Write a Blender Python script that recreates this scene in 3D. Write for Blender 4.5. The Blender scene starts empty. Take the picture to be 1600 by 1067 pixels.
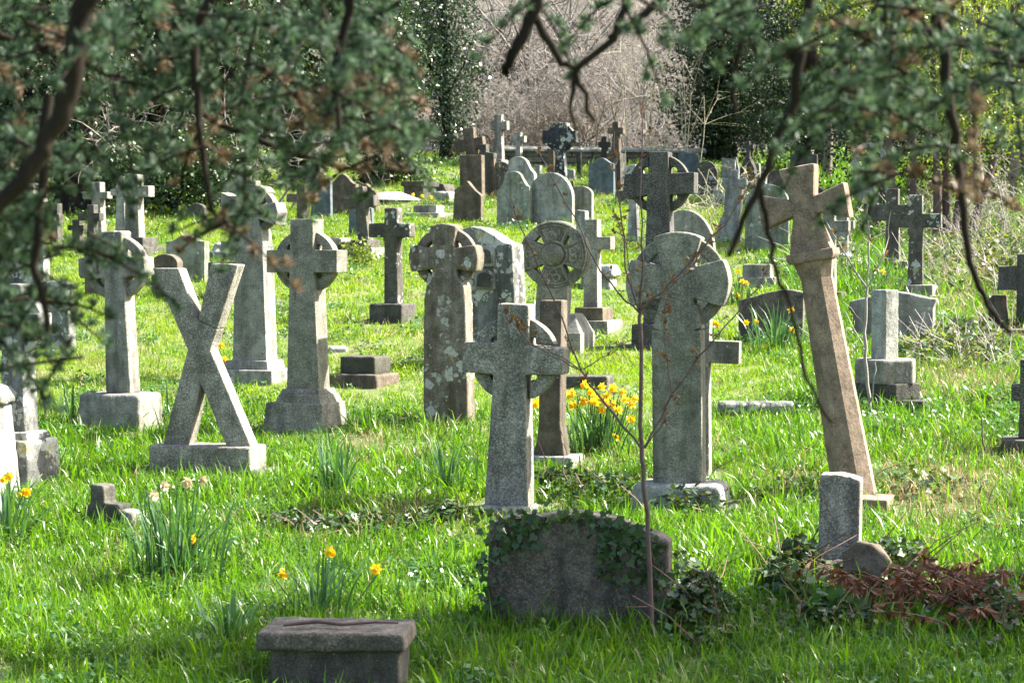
import bpy, bmesh, math, random
import numpy as np
from mathutils import Vector, Matrix, Euler

# ------------------------------------------------------------------ camera, world, sun
scene = bpy.context.scene
COL = scene.collection
F, CX, CY, HZ, CAMZ, SL = 3800.0, 800.0, 533.5, 380.0, 2.9, 0.0935
PIT = math.atan((CY - HZ) / F)
SP, CP = math.sin(PIT), math.cos(PIT)

cam = bpy.data.cameras.new('camera')
camo = bpy.data.objects.new('camera', cam)
COL.objects.link(camo)
camo.location = (0, 0, CAMZ)
camo.rotation_euler = (math.pi / 2 - PIT, 0, 0)
cam.sensor_width = 36.0
cam.lens = F / 1600 * 36.0
cam.clip_start, cam.clip_end = 0.1, 1000
cam.dof.use_dof = True
cam.dof.focus_distance = 16.5
cam.dof.aperture_fstop = 9.0
scene.camera = camo

SUN_AZ, SUN_EL = math.radians(72), math.radians(44)      # azimuth from +Y (away from the viewer) towards +X (right)
SUN_DIR = Vector((math.sin(SUN_AZ) * math.cos(SUN_EL), math.cos(SUN_AZ) * math.cos(SUN_EL), math.sin(SUN_EL)))
world = bpy.data.worlds.new('World')
scene.world = world
world.use_nodes = True
wn = world.node_tree
bgn = wn.nodes['Background']
sky = wn.nodes.new('ShaderNodeTexSky')
sky.sky_type = 'NISHITA'
sky.sun_disc = False
sky.sun_elevation, sky.sun_rotation = SUN_EL, SUN_AZ
sky.air_density, sky.dust_density, sky.ozone_density = 1.0, 3.0, 0.3
wn.links.new(sky.outputs[0], bgn.inputs[0])
bgn.inputs[1].default_value = 0.09
sl = bpy.data.lights.new('sun', 'SUN')
sl.energy, sl.angle, sl.color = 5.0, math.radians(0.55), (1.0, 0.95, 0.86)
so = bpy.data.objects.new('sun', sl)
COL.objects.link(so)
so.location = (20, 10, 30)
so.rotation_euler = SUN_DIR.to_track_quat('Z', 'Y').to_euler()

scene.view_settings.view_transform = 'Standard'
scene.view_settings.look = 'None'
scene.view_settings.gamma = 1.0
scene.view_settings.use_curve_mapping = False
scene.view_settings.exposure = 2.35
scene.render.engine = 'CYCLES'
cy = scene.cycles
cy.use_denoising = True
cy.max_bounces, cy.diffuse_bounces, cy.glossy_bounces = 8, 4, 2
cy.transmission_bounces, cy.transparent_max_bounces = 5, 4
cy.caustics_reflective = cy.caustics_refractive = False
cy.sample_clamp_indirect = 6

random.seed(7)
RNG = np.random.default_rng(11)
PI = math.pi

# ------------------------------------------------------------------ places
def ray(px, py):
    a, b = (px - CX) / F, -(py - CY) / F
    return Vector((a, CP + b * SP, -SP + b * CP))

def ground_xy(px, py):
    r = ray(px, py)
    t = CAMZ / (SL * r.y - r.z)
    return r.x * t, r.y * t

def at(px, py, Y):
    r = ray(px, py)
    t = Y / r.y
    return Vector((r.x * t, Y, CAMZ + r.z * t))

def sstep(a, b, x):
    t = np.clip((x - a) / (b - a), 0, 1)
    return t * t * (3 - 2 * t)

def gz(x, y):
    """height of the ground: a lawn that climbs away from the viewer, a bank underfoot, a wooded hillside behind"""
    z = SL * y
    z = z + 0.028 * np.sin(1.3 * x + 0.7 * y) * np.sin(0.9 * y - 0.5 * x + 1.0) + 0.014 * np.sin(3.1 * x - 1.3) * np.sin(2.7 * y + 0.4)
    z = z + 1.2 * (1 - sstep(1.5, 8.0, y))
    z = z + np.maximum(0, y - 56) * 0.22 * sstep(56, 66, y)
    z = z + 0.25 * sstep(0.18, 0.23, x / np.maximum(y, 4)) * sstep(19, 27, y)
    return z

# ------------------------------------------------------------------ object helpers
def tag(o, label=None, cat=None, group=None, kind=None):
    if label: o['label'] = label
    if cat: o['category'] = cat
    if group: o['group'] = group
    if kind: o['kind'] = kind
    return o

def link(name, me, mats, parent=None):
    o = bpy.data.objects.new(name, me)
    COL.objects.link(o)
    for m in (mats if isinstance(mats, (list, tuple)) else [mats]):
        if me is not None and len(me.materials) < 8 and m.name not in [x.name for x in me.materials if x]:
            me.materials.append(m)
    if parent is not None:
        o.parent = parent
    return o

def empty(name, loc, rot=(0, 0, 0)):
    o = bpy.data.objects.new(name, None)
    o.empty_display_size = 0.2
    COL.objects.link(o)
    o.location, o.rotation_euler = loc, rot
    return o

class NM:
    """collects many small faces in numpy arrays and makes one mesh of them"""
    def __init__(s):
        s.v, s.q, s.t, s.n = [], [], [], 0
        s.qm, s.tm = [], []
    def add(s, V, Q=None, T=None, m=0):
        V = np.asarray(V, float).reshape(-1, 3)
        if Q is not None and len(Q):
            Q = np.asarray(Q, np.int64).reshape(-1, 4)
            s.q.append(Q + s.n); s.qm.append(np.full(len(Q), m))
        if T is not None and len(T):
            T = np.asarray(T, np.int64).reshape(-1, 3)
            s.t.append(T + s.n); s.tm.append(np.full(len(T), m))
        s.v.append(V); s.n += len(V)
    def tube(s, P, R, k=5, m=0):
        P = np.asarray([tuple(p) for p in P], float)
        R = np.asarray(R, float)
        if R.ndim == 0: R = np.full(len(P), float(R))
        n = len(P)
        T = np.gradient(P, axis=0)
        T /= np.linalg.norm(T, axis=1, keepdims=True) + 1e-12
        ref = np.array([0.31, 0.17, 0.93]) if abs(T[0, 2]) < 0.8 else np.array([0.95, 0.2, 0.1])
        A = np.cross(T, ref); A /= np.linalg.norm(A, axis=1, keepdims=True) + 1e-12
        B = np.cross(T, A)
        an = np.arange(k) * 2 * PI / k
        V = P[:, None] + R[:, None, None] * (np.cos(an)[None, :, None] * A[:, None] + np.sin(an)[None, :, None] * B[:, None])
        i = np.arange(n - 1)[:, None] * k; j = np.arange(k)[None]
        jn = (j + 1) % k
        Q = np.stack([i + j, i + jn, i + k + jn, i + k + j], -1).reshape(-1, 4)
        s.add(V.reshape(-1, 3), Q, m=m)
    def leaves(s, P, L, W, D=None, N=None, m=0, fold=0.0):
        """rhombic leaves at points P, length L, width W; D = direction of the leaf, N = facing"""
        P = np.asarray(P, float); n = len(P)
        if n == 0: return
        if D is None: D = RNG.normal(size=(n, 3))
        D = D / (np.linalg.norm(D, axis=1, keepdims=True) + 1e-9)
        if N is None: N = RNG.normal(size=(n, 3))
        S = np.cross(D, N); S /= np.linalg.norm(S, axis=1, keepdims=True) + 1e-9
        L = np.broadcast_to(np.asarray(L, float), (n,))[:, None]; W = np.broadcast_to(np.asarray(W, float), (n,))[:, None]
        V = np.stack([P, P + D * L * 0.45 + S * W * 0.5, P + D * L, P + D * L * 0.45 - S * W * 0.5], 1)
        s.add(V.reshape(-1, 3), np.arange(n * 4).reshape(-1, 4), m=m)
    def ivy(s, P, L, D, N, m=0):
        """three-lobed leaves"""
        P = np.asarray(P, float); D = D / (np.linalg.norm(D, axis=1, keepdims=True) + 1e-9)
        S = np.cross(D, N); S /= np.linalg.norm(S, axis=1, keepdims=True) + 1e-9
        L = np.broadcast_to(np.asarray(L, float), (len(P),))
        n = len(P); l = L[:, None]
        # outline of half a leaf: stalk, outer lobe, notch, tip
        pt = [(0, 0), (-0.12, 0.34), (0.34, 0.52), (0.50, 0.24), (1.0, 0.0), (0.50, -0.24), (0.34, -0.52), (-0.12, -0.34)]
        U = np.cross(S, D)
        V = np.stack([P + D * l * a + S * l * b + U * l * 0.10 * abs(b) for a, b in pt], 1).reshape(-1, 3)
        o = np.arange(n)[:, None] * 8
        s.add(V, np.concatenate([o + [0, 1, 2, 3], o + [0, 3, 4, 5], o + [0, 5, 6, 7]]), m=m)
    def mesh(s, name, smooth=False):
        me = bpy.data.meshes.new(name)
        V = np.concatenate(s.v) if s.v else np.zeros((0, 3))
        Q = np.concatenate(s.q) if s.q else np.zeros((0, 4), np.int64)
        T = np.concatenate(s.t) if s.t else np.zeros((0, 3), np.int64)
        me.vertices.add(len(V)); me.vertices.foreach_set('co', V.astype(np.float32).ravel())
        nl = Q.size + T.size
        me.loops.add(nl)
        me.loops.foreach_set('vertex_index', np.concatenate([Q.ravel(), T.ravel()]).astype(np.int32))
        me.polygons.add(len(Q) + len(T))
        st = np.concatenate([np.arange(len(Q)) * 4, Q.size + np.arange(len(T)) * 3]).astype(np.int32)
        me.polygons.foreach_set('loop_start', st)
        mi = np.concatenate(s.qm + s.tm) if (s.qm or s.tm) else np.zeros(0)
        me.polygons.foreach_set('material_index', mi.astype(np.int32))
        if smooth: me.polygons.foreach_set('use_smooth', np.ones(len(Q) + len(T), bool))
        me.update(calc_edges=True)
        me.validate()
        return me

# ------------------------------------------------------------------ materials
class NT:
    def __init__(s, name):
        s.m = bpy.data.materials.new(name); s.m.use_nodes = True
        s.t = s.m.node_tree; s.p = s.t.nodes['Principled BSDF']; s.out = s.t.nodes['Material Output']
    def n(s, typ, **kw):
        nd = s.t.nodes.new(typ)
        for k, v in kw.items(): setattr(nd, k, v)
        return nd
    def l(s, a, b): s.t.links.new(a, b)
    def math(s, op, a, b=None, clamp=False):
        nd = s.n('ShaderNodeMath', operation=op); nd.use_clamp = clamp
        for i, x in enumerate((a, b)):
            if x is None: continue
            if isinstance(x, (int, float)): nd.inputs[i].default_value = x
            else: s.l(x, nd.inputs[i])
        return nd.outputs[0]
    def noise(s, vec, scale, detail=4, rough=0.55):
        nd = s.n('ShaderNodeTexNoise'); s.l(vec, nd.inputs['Vector'])
        nd.inputs['Scale'].default_value = scale; nd.inputs['Detail'].default_value = detail; nd.inputs['Roughness'].default_value = rough
        return nd.outputs['Fac']
    def vor(s, vec, scale):
        nd = s.n('ShaderNodeTexVoronoi'); s.l(vec, nd.inputs['Vector']); nd.inputs['Scale'].default_value = scale
        return nd.outputs['Distance'], nd.outputs['Color']
    def ramp(s, fac, a, b, lo=0.0, hi=1.0):
        nd = s.n('ShaderNodeMapRange'); nd.clamp = True
        s.l(fac, nd.inputs[0]); nd.inputs[1].default_value = a; nd.inputs[2].default_value = b
        nd.inputs[3].default_value = lo; nd.inputs[4].default_value = hi
        return nd.outputs[0]
    def mix(s, fac, a, b):
        nd = s.n('ShaderNodeMix', data_type='RGBA')
        ins = [i for i in nd.inputs if i.type == 'RGBA']; f = nd.inputs[0]
        for x, i in ((fac, f), (a, ins[0]), (b, ins[1])):
            if isinstance(x, (int, float)): i.default_value = x
            elif isinstance(x, tuple): i.default_value = (*x, 1)
            else: s.l(x, i)
        return [o for o in nd.outputs if o.type == 'RGBA'][0]

def stone(name, dark, light, speck=0.25, pits=0.0, lichen=0.3, lsize=16, orange=0.0, stain=0.4, stain_col=(0.035, 0.034, 0.03), green=0.2, bump=0.75):
    t = NT(name)
    tc = t.n('ShaderNodeTexCoord'); oi = t.n('ShaderNodeObjectInfo')
    off = t.n('ShaderNodeVectorMath', operation='ADD'); t.l(tc.outputs['Object'], off.inputs[0])
    sc = t.math('MULTIPLY', oi.outputs['Random'], 53.0)
    cb = t.n('ShaderNodeCombineXYZ'); t.l(sc, cb.inputs[0]); t.l(sc, cb.inputs[1]); t.l(sc, cb.inputs[2])
    t.l(cb.outputs[0], off.inputs[1]); v = off.outputs[0]
    big = t.noise(v, 2.6, 6, 0.62)
    col = t.mix(t.ramp(big, 0.32, 0.68), dark, light)
    mid = t.noise(v, 11, 5, 0.7)
    col = t.mix(t.ramp(mid, 0.40, 0.60, 0.7, 0), col, tuple(x * 0.5 for x in dark))
    # crystals / grain of the stone
    gr = t.noise(v, 95, 3, 0.7)
    gd = t.mix(t.ramp(gr, 0.36, 0.5, speck, 0), col, tuple(x * 0.25 for x in dark))
    col = t.mix(t.ramp(gr, 0.52, 0.66, 0, speck), gd, tuple(min(0.8, x * 1.75) for x in light))
    # algae
    al = t.noise(v, 1.7, 5, 0.65)
    col = t.mix(t.ramp(al, 0.5, 0.72, 0, green), col, (0.085, 0.098, 0.04))
    # run-off streaks
    mp = t.n('ShaderNodeMapping'); t.l(v, mp.inputs[0]); mp.inputs['Scale'].default_value = (9, 9, 1.1)
    st = t.noise(mp.outputs[0], 1.0, 5, 0.6)
    col = t.mix(t.ramp(st, 0.46, 0.66, 0, min(0.85, stain * 1.35)), col, stain_col)
    # black pits
    wv = t.n('ShaderNodeVectorMath', operation='MULTIPLY_ADD')
    nz = t.n('ShaderNodeTexNoise'); t.l(v, nz.inputs['Vector']); nz.inputs['Scale'].default_value = 22; nz.inputs['Detail'].default_value = 3
    t.l(nz.outputs['Color'], wv.inputs[0]); wv.inputs[1].default_value = (0.05, 0.05, 0.05); t.l(v, wv.inputs[2])
    if pits:
        d, c = t.vor(wv.outputs[0], 26)
        sp = t.n('ShaderNodeSeparateColor'); t.l(c, sp.inputs[0])
        k = t.math('LESS_THAN', d, t.math('MULTIPLY', t.math('SUBTRACT', sp.outputs[0], 1 - pits), 0.6))
        col = t.mix(t.math('MULTIPLY', k, 0.85), col, (0.02, 0.02, 0.018))
    # lichen discs, two sizes, in drifts
    dr = t.noise(v, 3.3, 4, 0.6)
    lm = None
    for scl, gain, cc in ((lsize, 0.95, (0.52, 0.52, 0.46)), (lsize * 2.6, 0.85, (0.46, 0.46, 0.40))):
        if lichen <= 0: break
        d, c = t.vor(wv.outputs[0], scl)
        sp = t.n('ShaderNodeSeparateColor'); t.l(c, sp.inputs[0])
        thr = t.math('MULTIPLY', t.math('SUBTRACT', sp.outputs[0], t.ramp(dr, 0.4, 0.6, 1.02, 1.02 - lichen)), gain)
        k = t.ramp(t.math('SUBTRACT', thr, d), -0.02, 0.07)
        cc = t.mix(t.ramp(sp.outputs[2], 0.55, 0.75), cc, t.mix(t.ramp(sp.outputs[1], 0.6, 0.9), (0.33, 0.36, 0.27), (0.40, 0.33, 0.13)))
        inner = t.ramp(t.noise(v, 70, 2), 0.35, 0.65, 0.45, 0.95)
        k = t.math('MULTIPLY', k, inner)
        col = t.mix(k, col, cc)
        lm = k if lm is None else t.math('MAXIMUM', lm, k)
    if orange:
        d, c = t.vor(wv.outputs[0], 9)
        sp = t.n('ShaderNodeSeparateColor'); t.l(c, sp.inputs[0])
        k = t.math('LESS_THAN', d, t.math('MULTIPLY', t.math('SUBTRACT', sp.outputs[1], 1 - orange), 0.8))
        col = t.mix(t.math('MULTIPLY', k, 0.85), col, (0.42, 0.19, 0.02))
    t.l(col, t.p.inputs['Base Color'])
    t.p.inputs['Roughness'].default_value = 0.92
    t.p.inputs['Specular IOR Level'].default_value = 0.25
    hb = t.math('ADD', t.math('MULTIPLY', t.noise(v, 14, 6, 0.7), 0.8), t.math('MULTIPLY', gr, 0.35))
    if lm is not None: hb = t.math('ADD', hb, t.math('MULTIPLY', lm, 0.12))
    b = t.n('ShaderNodeBump'); b.inputs['Strength'].default_value = bump; b.inputs['Distance'].default_value = 0.018
    t.l(hb, b.inputs['Height']); t.l(b.outputs[0], t.p.inputs['Normal'])
    return t.m

ST = {
    'granite': stone('grey_granite', (0.215, 0.20, 0.16), (0.37, 0.345, 0.285), speck=0.55, lichen=0.12, stain=0.35, green=0.25, lsize=26),
    'granite_green': stone('greenish_granite', (0.185, 0.178, 0.135), (0.31, 0.30, 0.235), speck=0.42, lichen=0.06, stain=0.4, green=0.35),
    'granite_dark': stone('dark_granite', (0.055, 0.053, 0.048), (0.14, 0.135, 0.12), speck=0.7, lichen=0.12, stain=0.5, lsize=24),
    'pitted': stone('pitted_grey_stone', (0.215, 0.208, 0.172), (0.345, 0.335, 0.285), speck=0.3, pits=0.42, lichen=0.05, stain=0.35, green=0.2),
    'brown': stone('brown_lichen_stone', (0.15, 0.128, 0.092), (0.27, 0.235, 0.18), speck=0.3, lichen=0.95, lsize=12, stain=0.6, stain_col=(0.05, 0.035, 0.02), green=0.3),
    'brown_plain': stone('brown_stone', (0.11, 0.085, 0.06), (0.20, 0.16, 0.115), speck=0.2, lichen=0.2, lsize=22, stain=0.5, green=0.25),
    'tan': stone('tan_sandstone', (0.19, 0.14, 0.098), (0.32, 0.245, 0.175), speck=0.3, lichen=0.0, stain=0.35, stain_col=(0.12, 0.085, 0.06), green=0.05, bump=0.35),
    'pale': stone('pale_limestone', (0.26, 0.26, 0.225), (0.42, 0.42, 0.375), speck=0.3, lichen=0.5, stain=0.45, green=0.4),
    'pale_green': stone('pale_green_stone', (0.23, 0.24, 0.18), (0.37, 0.38, 0.30), speck=0.2, lichen=0.6, lsize=17, stain=0.4, green=0.5),
    'mottled': stone('lichen_blotched_stone', (0.12, 0.12, 0.11), (0.24, 0.24, 0.22), speck=0.25, pits=0.2, lichen=1.15, lsize=11, orange=0.08, stain=0.6),
    'dark': stone('blackened_stone', (0.05, 0.047, 0.04), (0.13, 0.12, 0.10), speck=0.3, lichen=0.28, lsize=24, stain=0.4, green=0.3),
    'dark_spot': stone('dark_stone_white_lichen', (0.07, 0.063, 0.05), (0.15, 0.135, 0.11), speck=0.25, lichen=0.8, lsize=12, stain=0.5, green=0.25),
    'black_white': stone('black_and_white_stone', (0.025, 0.028, 0.032), (0.07, 0.075, 0.085), speck=0.2, lichen=1.0, lsize=11, stain=0.2, green=0.0),
    'grey': stone('grey_stone', (0.22, 0.208, 0.172), (0.36, 0.34, 0.29), speck=0.25, lichen=0.5, lsize=19, orange=0.02, stain=0.45, green=0.3),
    'slate': stone('blue_grey_slate', (0.10, 0.13, 0.14), (0.16, 0.19, 0.20), speck=0.08, lichen=0.05, stain=0.3, green=0.15, bump=0.2),
    'front': stone('dark_front_stone', (0.085, 0.072, 0.057), (0.19, 0.165, 0.135), speck=0.45, lichen=0.22, lsize=30, stain=0.55, green=0.15),
    'white': stone('white_marble', (0.32, 0.32, 0.29), (0.48, 0.48, 0.45), speck=0.3, lichen=0.2, stain=0.6, green=0.15),
    'wall': stone('old_wall_stone', (0.12, 0.11, 0.09), (0.25, 0.23, 0.19), speck=0.3, lichen=0.3, stain=0.5, green=0.35, bump=0.9),
}

def leafmat(name, a, b, trans=0.35, rough=0.45, spec=0.4, tcol=None, inst=False):
    """leaf: colour varies from leaf to leaf between a and b, light shines through"""
    t = NT(name)
    ge = t.n('ShaderNodeNewGeometry')
    r = ge.outputs['Random Per Island']
    if inst:
        oi = t.n('ShaderNodeObjectInfo')
        r = t.math('ADD', t.math('MULTIPLY', r, 0.5), t.math('MULTIPLY', oi.outputs['Random'], 0.5))
    col = t.mix(r, a, b)
    t.l(col, t.p.inputs['Base Color'])
    t.p.inputs['Roughness'].default_value = rough
    t.p.inputs['Specular IOR Level'].default_value = spec
    tr = t.n('ShaderNodeBsdfTranslucent')
    g = t.n('ShaderNodeMix', data_type='RGBA', blend_type='MULTIPLY')
    g.inputs[0].default_value = 1.0
    ins = [i for i in g.inputs if i.type == 'RGBA']
    t.l(col, ins[0]); ins[1].default_value = (*(tcol or (1.5, 1.35, 0.6)), 1)
    t.l([o for o in g.outputs if o.type == 'RGBA'][0], tr.inputs[0])
    ms = t.n('ShaderNodeMixShader'); ms.inputs[0].default_value = trans
    t.l(t.p.outputs[0], ms.inputs[1]); t.l(tr.outputs[0], ms.inputs[2]); t.l(ms.outputs[0], t.out.inputs[0])
    return t.m

def plain(name, a, b, scale=8, rough=0.9, bump=0.3, stretch=(1, 1, 1), spec=0.3):
    t = NT(name)
    tc = t.n('ShaderNodeTexCoord'); mp = t.n('ShaderNodeMapping'); t.l(tc.outputs['Object'], mp.inputs[0]); mp.inputs['Scale'].default_value = stretch
    n = t.noise(mp.outputs[0], scale, 5, 0.65)
    t.l(t.mix(t.ramp(n, 0.3, 0.7), a, b), t.p.inputs['Base Color'])
    t.p.inputs['Roughness'].default_value = rough
    t.p.inputs['Specular IOR Level'].default_value = spec
    bn = t.n('ShaderNodeBump'); bn.inputs['Strength'].default_value = bump; bn.inputs['Distance'].default_value = 0.01
    t.l(n, bn.inputs['Height']); t.l(bn.outputs[0], t.p.inputs['Normal'])
    return t.m

M_GRASS = leafmat('grass_blade', (0.020, 0.085, 0.006), (0.14, 0.245, 0.010), trans=0.42, rough=0.36, spec=0.5, tcol=(1.5, 1.7, 0.4), inst=True)
M_GRASS2 = leafmat('yellow_green_grass', (0.10, 0.185, 0.008), (0.22, 0.29, 0.015), trans=0.42, rough=0.45, spec=0.4, tcol=(1.5, 1.6, 0.4), inst=True)
M_STRAW = leafmat('dry_grass', (0.24, 0.18, 0.09), (0.40, 0.33, 0.18), trans=0.25, rough=0.6, spec=0.25, tcol=(1.1, 1.0, 0.8), inst=True)
M_DAFF = leafmat('daffodil_leaf', (0.035, 0.095, 0.035), (0.07, 0.15, 0.05), trans=0.3, rough=0.35, spec=0.5, tcol=(1.4, 1.5, 0.6))
M_PETAL = leafmat('yellow_petal', (0.72, 0.56, 0.02), (0.82, 0.68, 0.05), trans=0.35, rough=0.5, spec=0.3, tcol=(1.1, 1.0, 0.7))
M_TRUMPET = leafmat('orange_trumpet', (0.74, 0.42, 0.006), (0.80, 0.50, 0.012), trans=0.3, rough=0.5, spec=0.3, tcol=(1.1, 1.0, 0.7))
M_WITHER = leafmat('withered_petal', (0.45, 0.36, 0.22), (0.6, 0.5, 0.33), trans=0.3, rough=0.6, spec=0.2, tcol=(1, 1, 0.9))
M_IVY = leafmat('ivy_leaf', (0.02, 0.045, 0.016), (0.055, 0.10, 0.03), trans=0.15, rough=0.4, spec=0.35)
M_IVYDRY = leafmat('bramble_leaf', (0.04, 0.065, 0.018), (0.09, 0.085, 0.025), trans=0.25, rough=0.4, spec=0.4)
M_DOCK = leafmat('broad_green_leaf', (0.04, 0.11, 0.03), (0.07, 0.16, 0.04), trans=0.3, rough=0.4, spec=0.4)
M_YEW = leafmat('dark_evergreen_leaf', (0.010, 0.026, 0.011), (0.035, 0.064, 0.024), trans=0.15, rough=0.45, spec=0.22)
M_HOLLY = leafmat('holly_leaf', (0.022, 0.045, 0.022), (0.05, 0.085, 0.035), trans=0.1, rough=0.22, spec=0.6)
M_LAUREL = leafmat('light_green_leaf', (0.08, 0.14, 0.02), (0.17, 0.22, 0.04), trans=0.45, rough=0.4, spec=0.4)
M_CEDAR = leafmat('blue_green_needle', (0.010, 0.026, 0.014), (0.125, 0.19, 0.12), trans=0.22, rough=0.5, spec=0.12, tcol=(1.2, 1.3, 0.9))
M_CEDARDRY = leafmat('brown_needle', (0.10, 0.065, 0.04), (0.22, 0.15, 0.095), trans=0.2, rough=0.6, spec=0.3, tcol=(1, 1, 0.8))
M_BRACKEN = leafmat('dead_bracken', (0.075, 0.028, 0.015), (0.19, 0.085, 0.045), trans=0.2, rough=0.6, spec=0.2, tcol=(1.2, 0.9, 0.6))
M_REDLEAF = leafmat('young_red_leaf', (0.09, 0.028, 0.02), (0.15, 0.12, 0.03), trans=0.4, rough=0.4, spec=0.4, tcol=(1.5, 1.1, 0.6))
M_BARK = plain('dark_bark', (0.011, 0.009, 0.007), (0.032, 0.026, 0.02), 14, spec=0.06, stretch=(1, 1, 0.25), bump=0.8)
M_BARKPALE = plain('pale_bark', (0.12, 0.095, 0.07), (0.24, 0.20, 0.15), 14, stretch=(1, 1, 0.25), bump=0.6)
M_TWIG = plain('pinkish_twig', (0.19, 0.168, 0.145), (0.35, 0.312, 0.275), 9)
M_TWIGPALE = plain('pale_straw_twig', (0.33, 0.30, 0.20), (0.45, 0.42, 0.30), 9)
M_SAP = plain('purple_brown_bark', (0.06, 0.035, 0.033), (0.13, 0.085, 0.075), 20, rough=0.6)
M_DEADSTEM = plain('dead_stem', (0.10, 0.055, 0.04), (0.22, 0.14, 0.10), 12)

# ------------------------------------------------------------------ stone building
def solid(bm, outline, t, y=0.0, bv=0.008):
    """extrude a closed x-z outline to thickness t about y, with worn edges"""
    pts = []
    for p in outline:
        if not pts or (abs(p[0] - pts[-1][0]) + abs(p[1] - pts[-1][1])) > 1e-4: pts.append(p)
    if abs(pts[0][0] - pts[-1][0]) + abs(pts[0][1] - pts[-1][1]) < 1e-4: pts.pop()
    a = [bm.verts.new((x, y - t / 2, z)) for x, z in pts]
    b = [bm.verts.new((x, y + t / 2, z)) for x, z in pts]
    n = len(pts)
    fs = [bm.faces.new(a), bm.faces.new(list(reversed(b)))]
    for i in range(n):
        j = (i + 1) % n
        fs.append(bm.faces.new((a[j], a[i], b[i], b[j])))
    bmesh.ops.recalc_face_normals(bm, faces=fs)
    worn(bm, fs, bv)

def worn(bm, fs, bv):
    if not bv: return
    es = set()
    for f in fs:
        for e in f.edges:
            if len(e.link_faces) == 2 and e.calc_face_angle(0) > 0.6: es.add(e)
    if es:
        bmesh.ops.bevel(bm, geom=list(es), offset=bv, segments=2, profile=0.6, affect='EDGES', clamp_overlap=True)

def frustum(bm, x0, x1, y0, y1, z0, z1, inx=0.0, iny=0.0, bv=0.01):
    """block whose top is drawn in by inx / iny on each side"""
    c = [(x0, y0, z0), (x1, y0, z0), (x1, y1, z0), (x0, y1, z0), (x0 + inx, y0 + iny, z1), (x1 - inx, y0 + iny, z1), (x1 - inx, y1 - iny, z1), (x0 + inx, y1 - iny, z1)]
    v = [bm.verts.new(p) for p in c]
    fs = [bm.faces.new([v[i] for i in f]) for f in ((3, 2, 1, 0), (4, 5, 6, 7), (0, 1, 5, 4), (1, 2, 6, 5), (2, 3, 7, 6), (3, 0, 4, 7))]
    bmesh.ops.recalc_face_normals(bm, faces=fs)
    worn(bm, fs, bv)

def bm_mesh(bm, name, smooth=False):
    me = bpy.data.meshes.new(name)
    bm.to_mesh(me); bm.free()
    if smooth:
        for p in me.polygons: p.use_smooth = True
    return me

TEX = bpy.data.textures.new('weathering', 'CLOUDS'); TEX.noise_scale = 0.07; TEX.noise_depth = 3
TEXB = bpy.data.textures.new('breakage', 'CLOUDS'); TEXB.noise_scale = 0.22; TEXB.noise_depth = 4

def weather(o, voxel=0.011, amp=0.008, tex=None):
    """real wear: the block is re-meshed finely and its surface and edges made uneven"""
    r = o.modifiers.new('remesh', 'REMESH'); r.mode = 'VOXEL'; r.voxel_size = voxel; r.use_smooth_shade = True
    d = o.modifiers.new('wear', 'DISPLACE'); d.texture = tex or TEX; d.strength = amp; d.mid_level = 0.5; d.texture_coords = 'GLOBAL'

FOOT = []       # footprints where no grass grows: x, y, yaw, half width, half depth

class Mon:
    """one monument. Outlines are given in picture measure at the monument's own distance and turned into metres."""
    def __init__(s, name, label, cat, bx, by, yaw=-16, lean=0.0, pitch=0.0, front=0.12, group=None, near=False):
        s.name, s.bx, s.by = name, bx, by
        x, y = ground_xy(bx, by)
        k = (y + front) / y
        x, y = x * k, y + front
        s.s = (y * CP) / F
        s.z0 = at(bx, by, y).z
        s.yaw = math.radians(yaw)
        s.c = max(0.8, math.cos(s.yaw))
        s.near = near
        s.root = tag(empty(name, (x, y, s.z0), (math.radians(pitch), math.radians(lean), s.yaw)), label, cat, group)
        s.parts = []
    def X(s, px): return (px - s.bx) * s.s / s.c
    def Z(s, py): return (s.by - py) * s.s
    def P(s, pts): return [(s.X(a), s.Z(b)) for a, b in pts]
    def fin(s, part, bm, mat, label=None, wear=None, smooth=False):
        o = link(part, bm_mesh(bm, part, smooth), ST[mat], s.root)
        if label: o['label'] = label
        w = s.near if wear is None else wear
        if w: weather(o, *(w if isinstance(w, tuple) else ()))
        s.parts.append(o)
        return o
    def slab(s, part, outlines, t, mat, y=0.0, bv=0.008, label=None, wear=None):
        if isinstance(outlines[0][0], (int, float)): outlines = [outlines]
        if part == 'ring':
            for ol in outlines: o = s.slab('ring_segment', [ol], t, mat, y, bv, label, wear)
            return o
        bm = bmesh.new()
        for ol in outlines: solid(bm, s.P(ol), t, y, bv)
        return s.fin(part, bm, mat, label, wear)
    def block(s, part, x0, x1, yt, yb, d, mat, inx=0, iny=None, y=0.0, bv=0.01, sink=0.0, label=None, wear=None):
        """x0..x1 and yt..yb in picture measure, d depth in metres, inx how far the top is drawn in (picture measure)"""
        bm = bmesh.new()
        ix = inx * s.s
        frustum(bm, s.X(x0), s.X(x1), y - d / 2, y + d / 2, s.Z(yb) - sink, s.Z(yt), ix, ix if iny is None else iny * s.s, bv)
        if sink: FOOT.append((s.root.location.x, s.root.location.y, s.yaw, (s.X(x1) - s.X(x0)) / 2 + 0.01, d / 2 + 0.01, (s.X(x1) + s.X(x0)) / 2))
        return s.fin(part, bm, mat, label, wear)
    def done(s):
        if len(s.parts) == 1:
            o = s.parts[0]; r = s.root
            for k in ('label', 'category', 'group'):
                if k in r: o[k] = r[k]
            o.parent = None
            o.location, o.rotation_euler = r.location.copy(), r.rotation_euler.copy()
            nm = s.name
            bpy.data.objects.remove(r)
            o.name = nm; o.data.name = nm
            s.root = o
            return o
        return s.root

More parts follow.
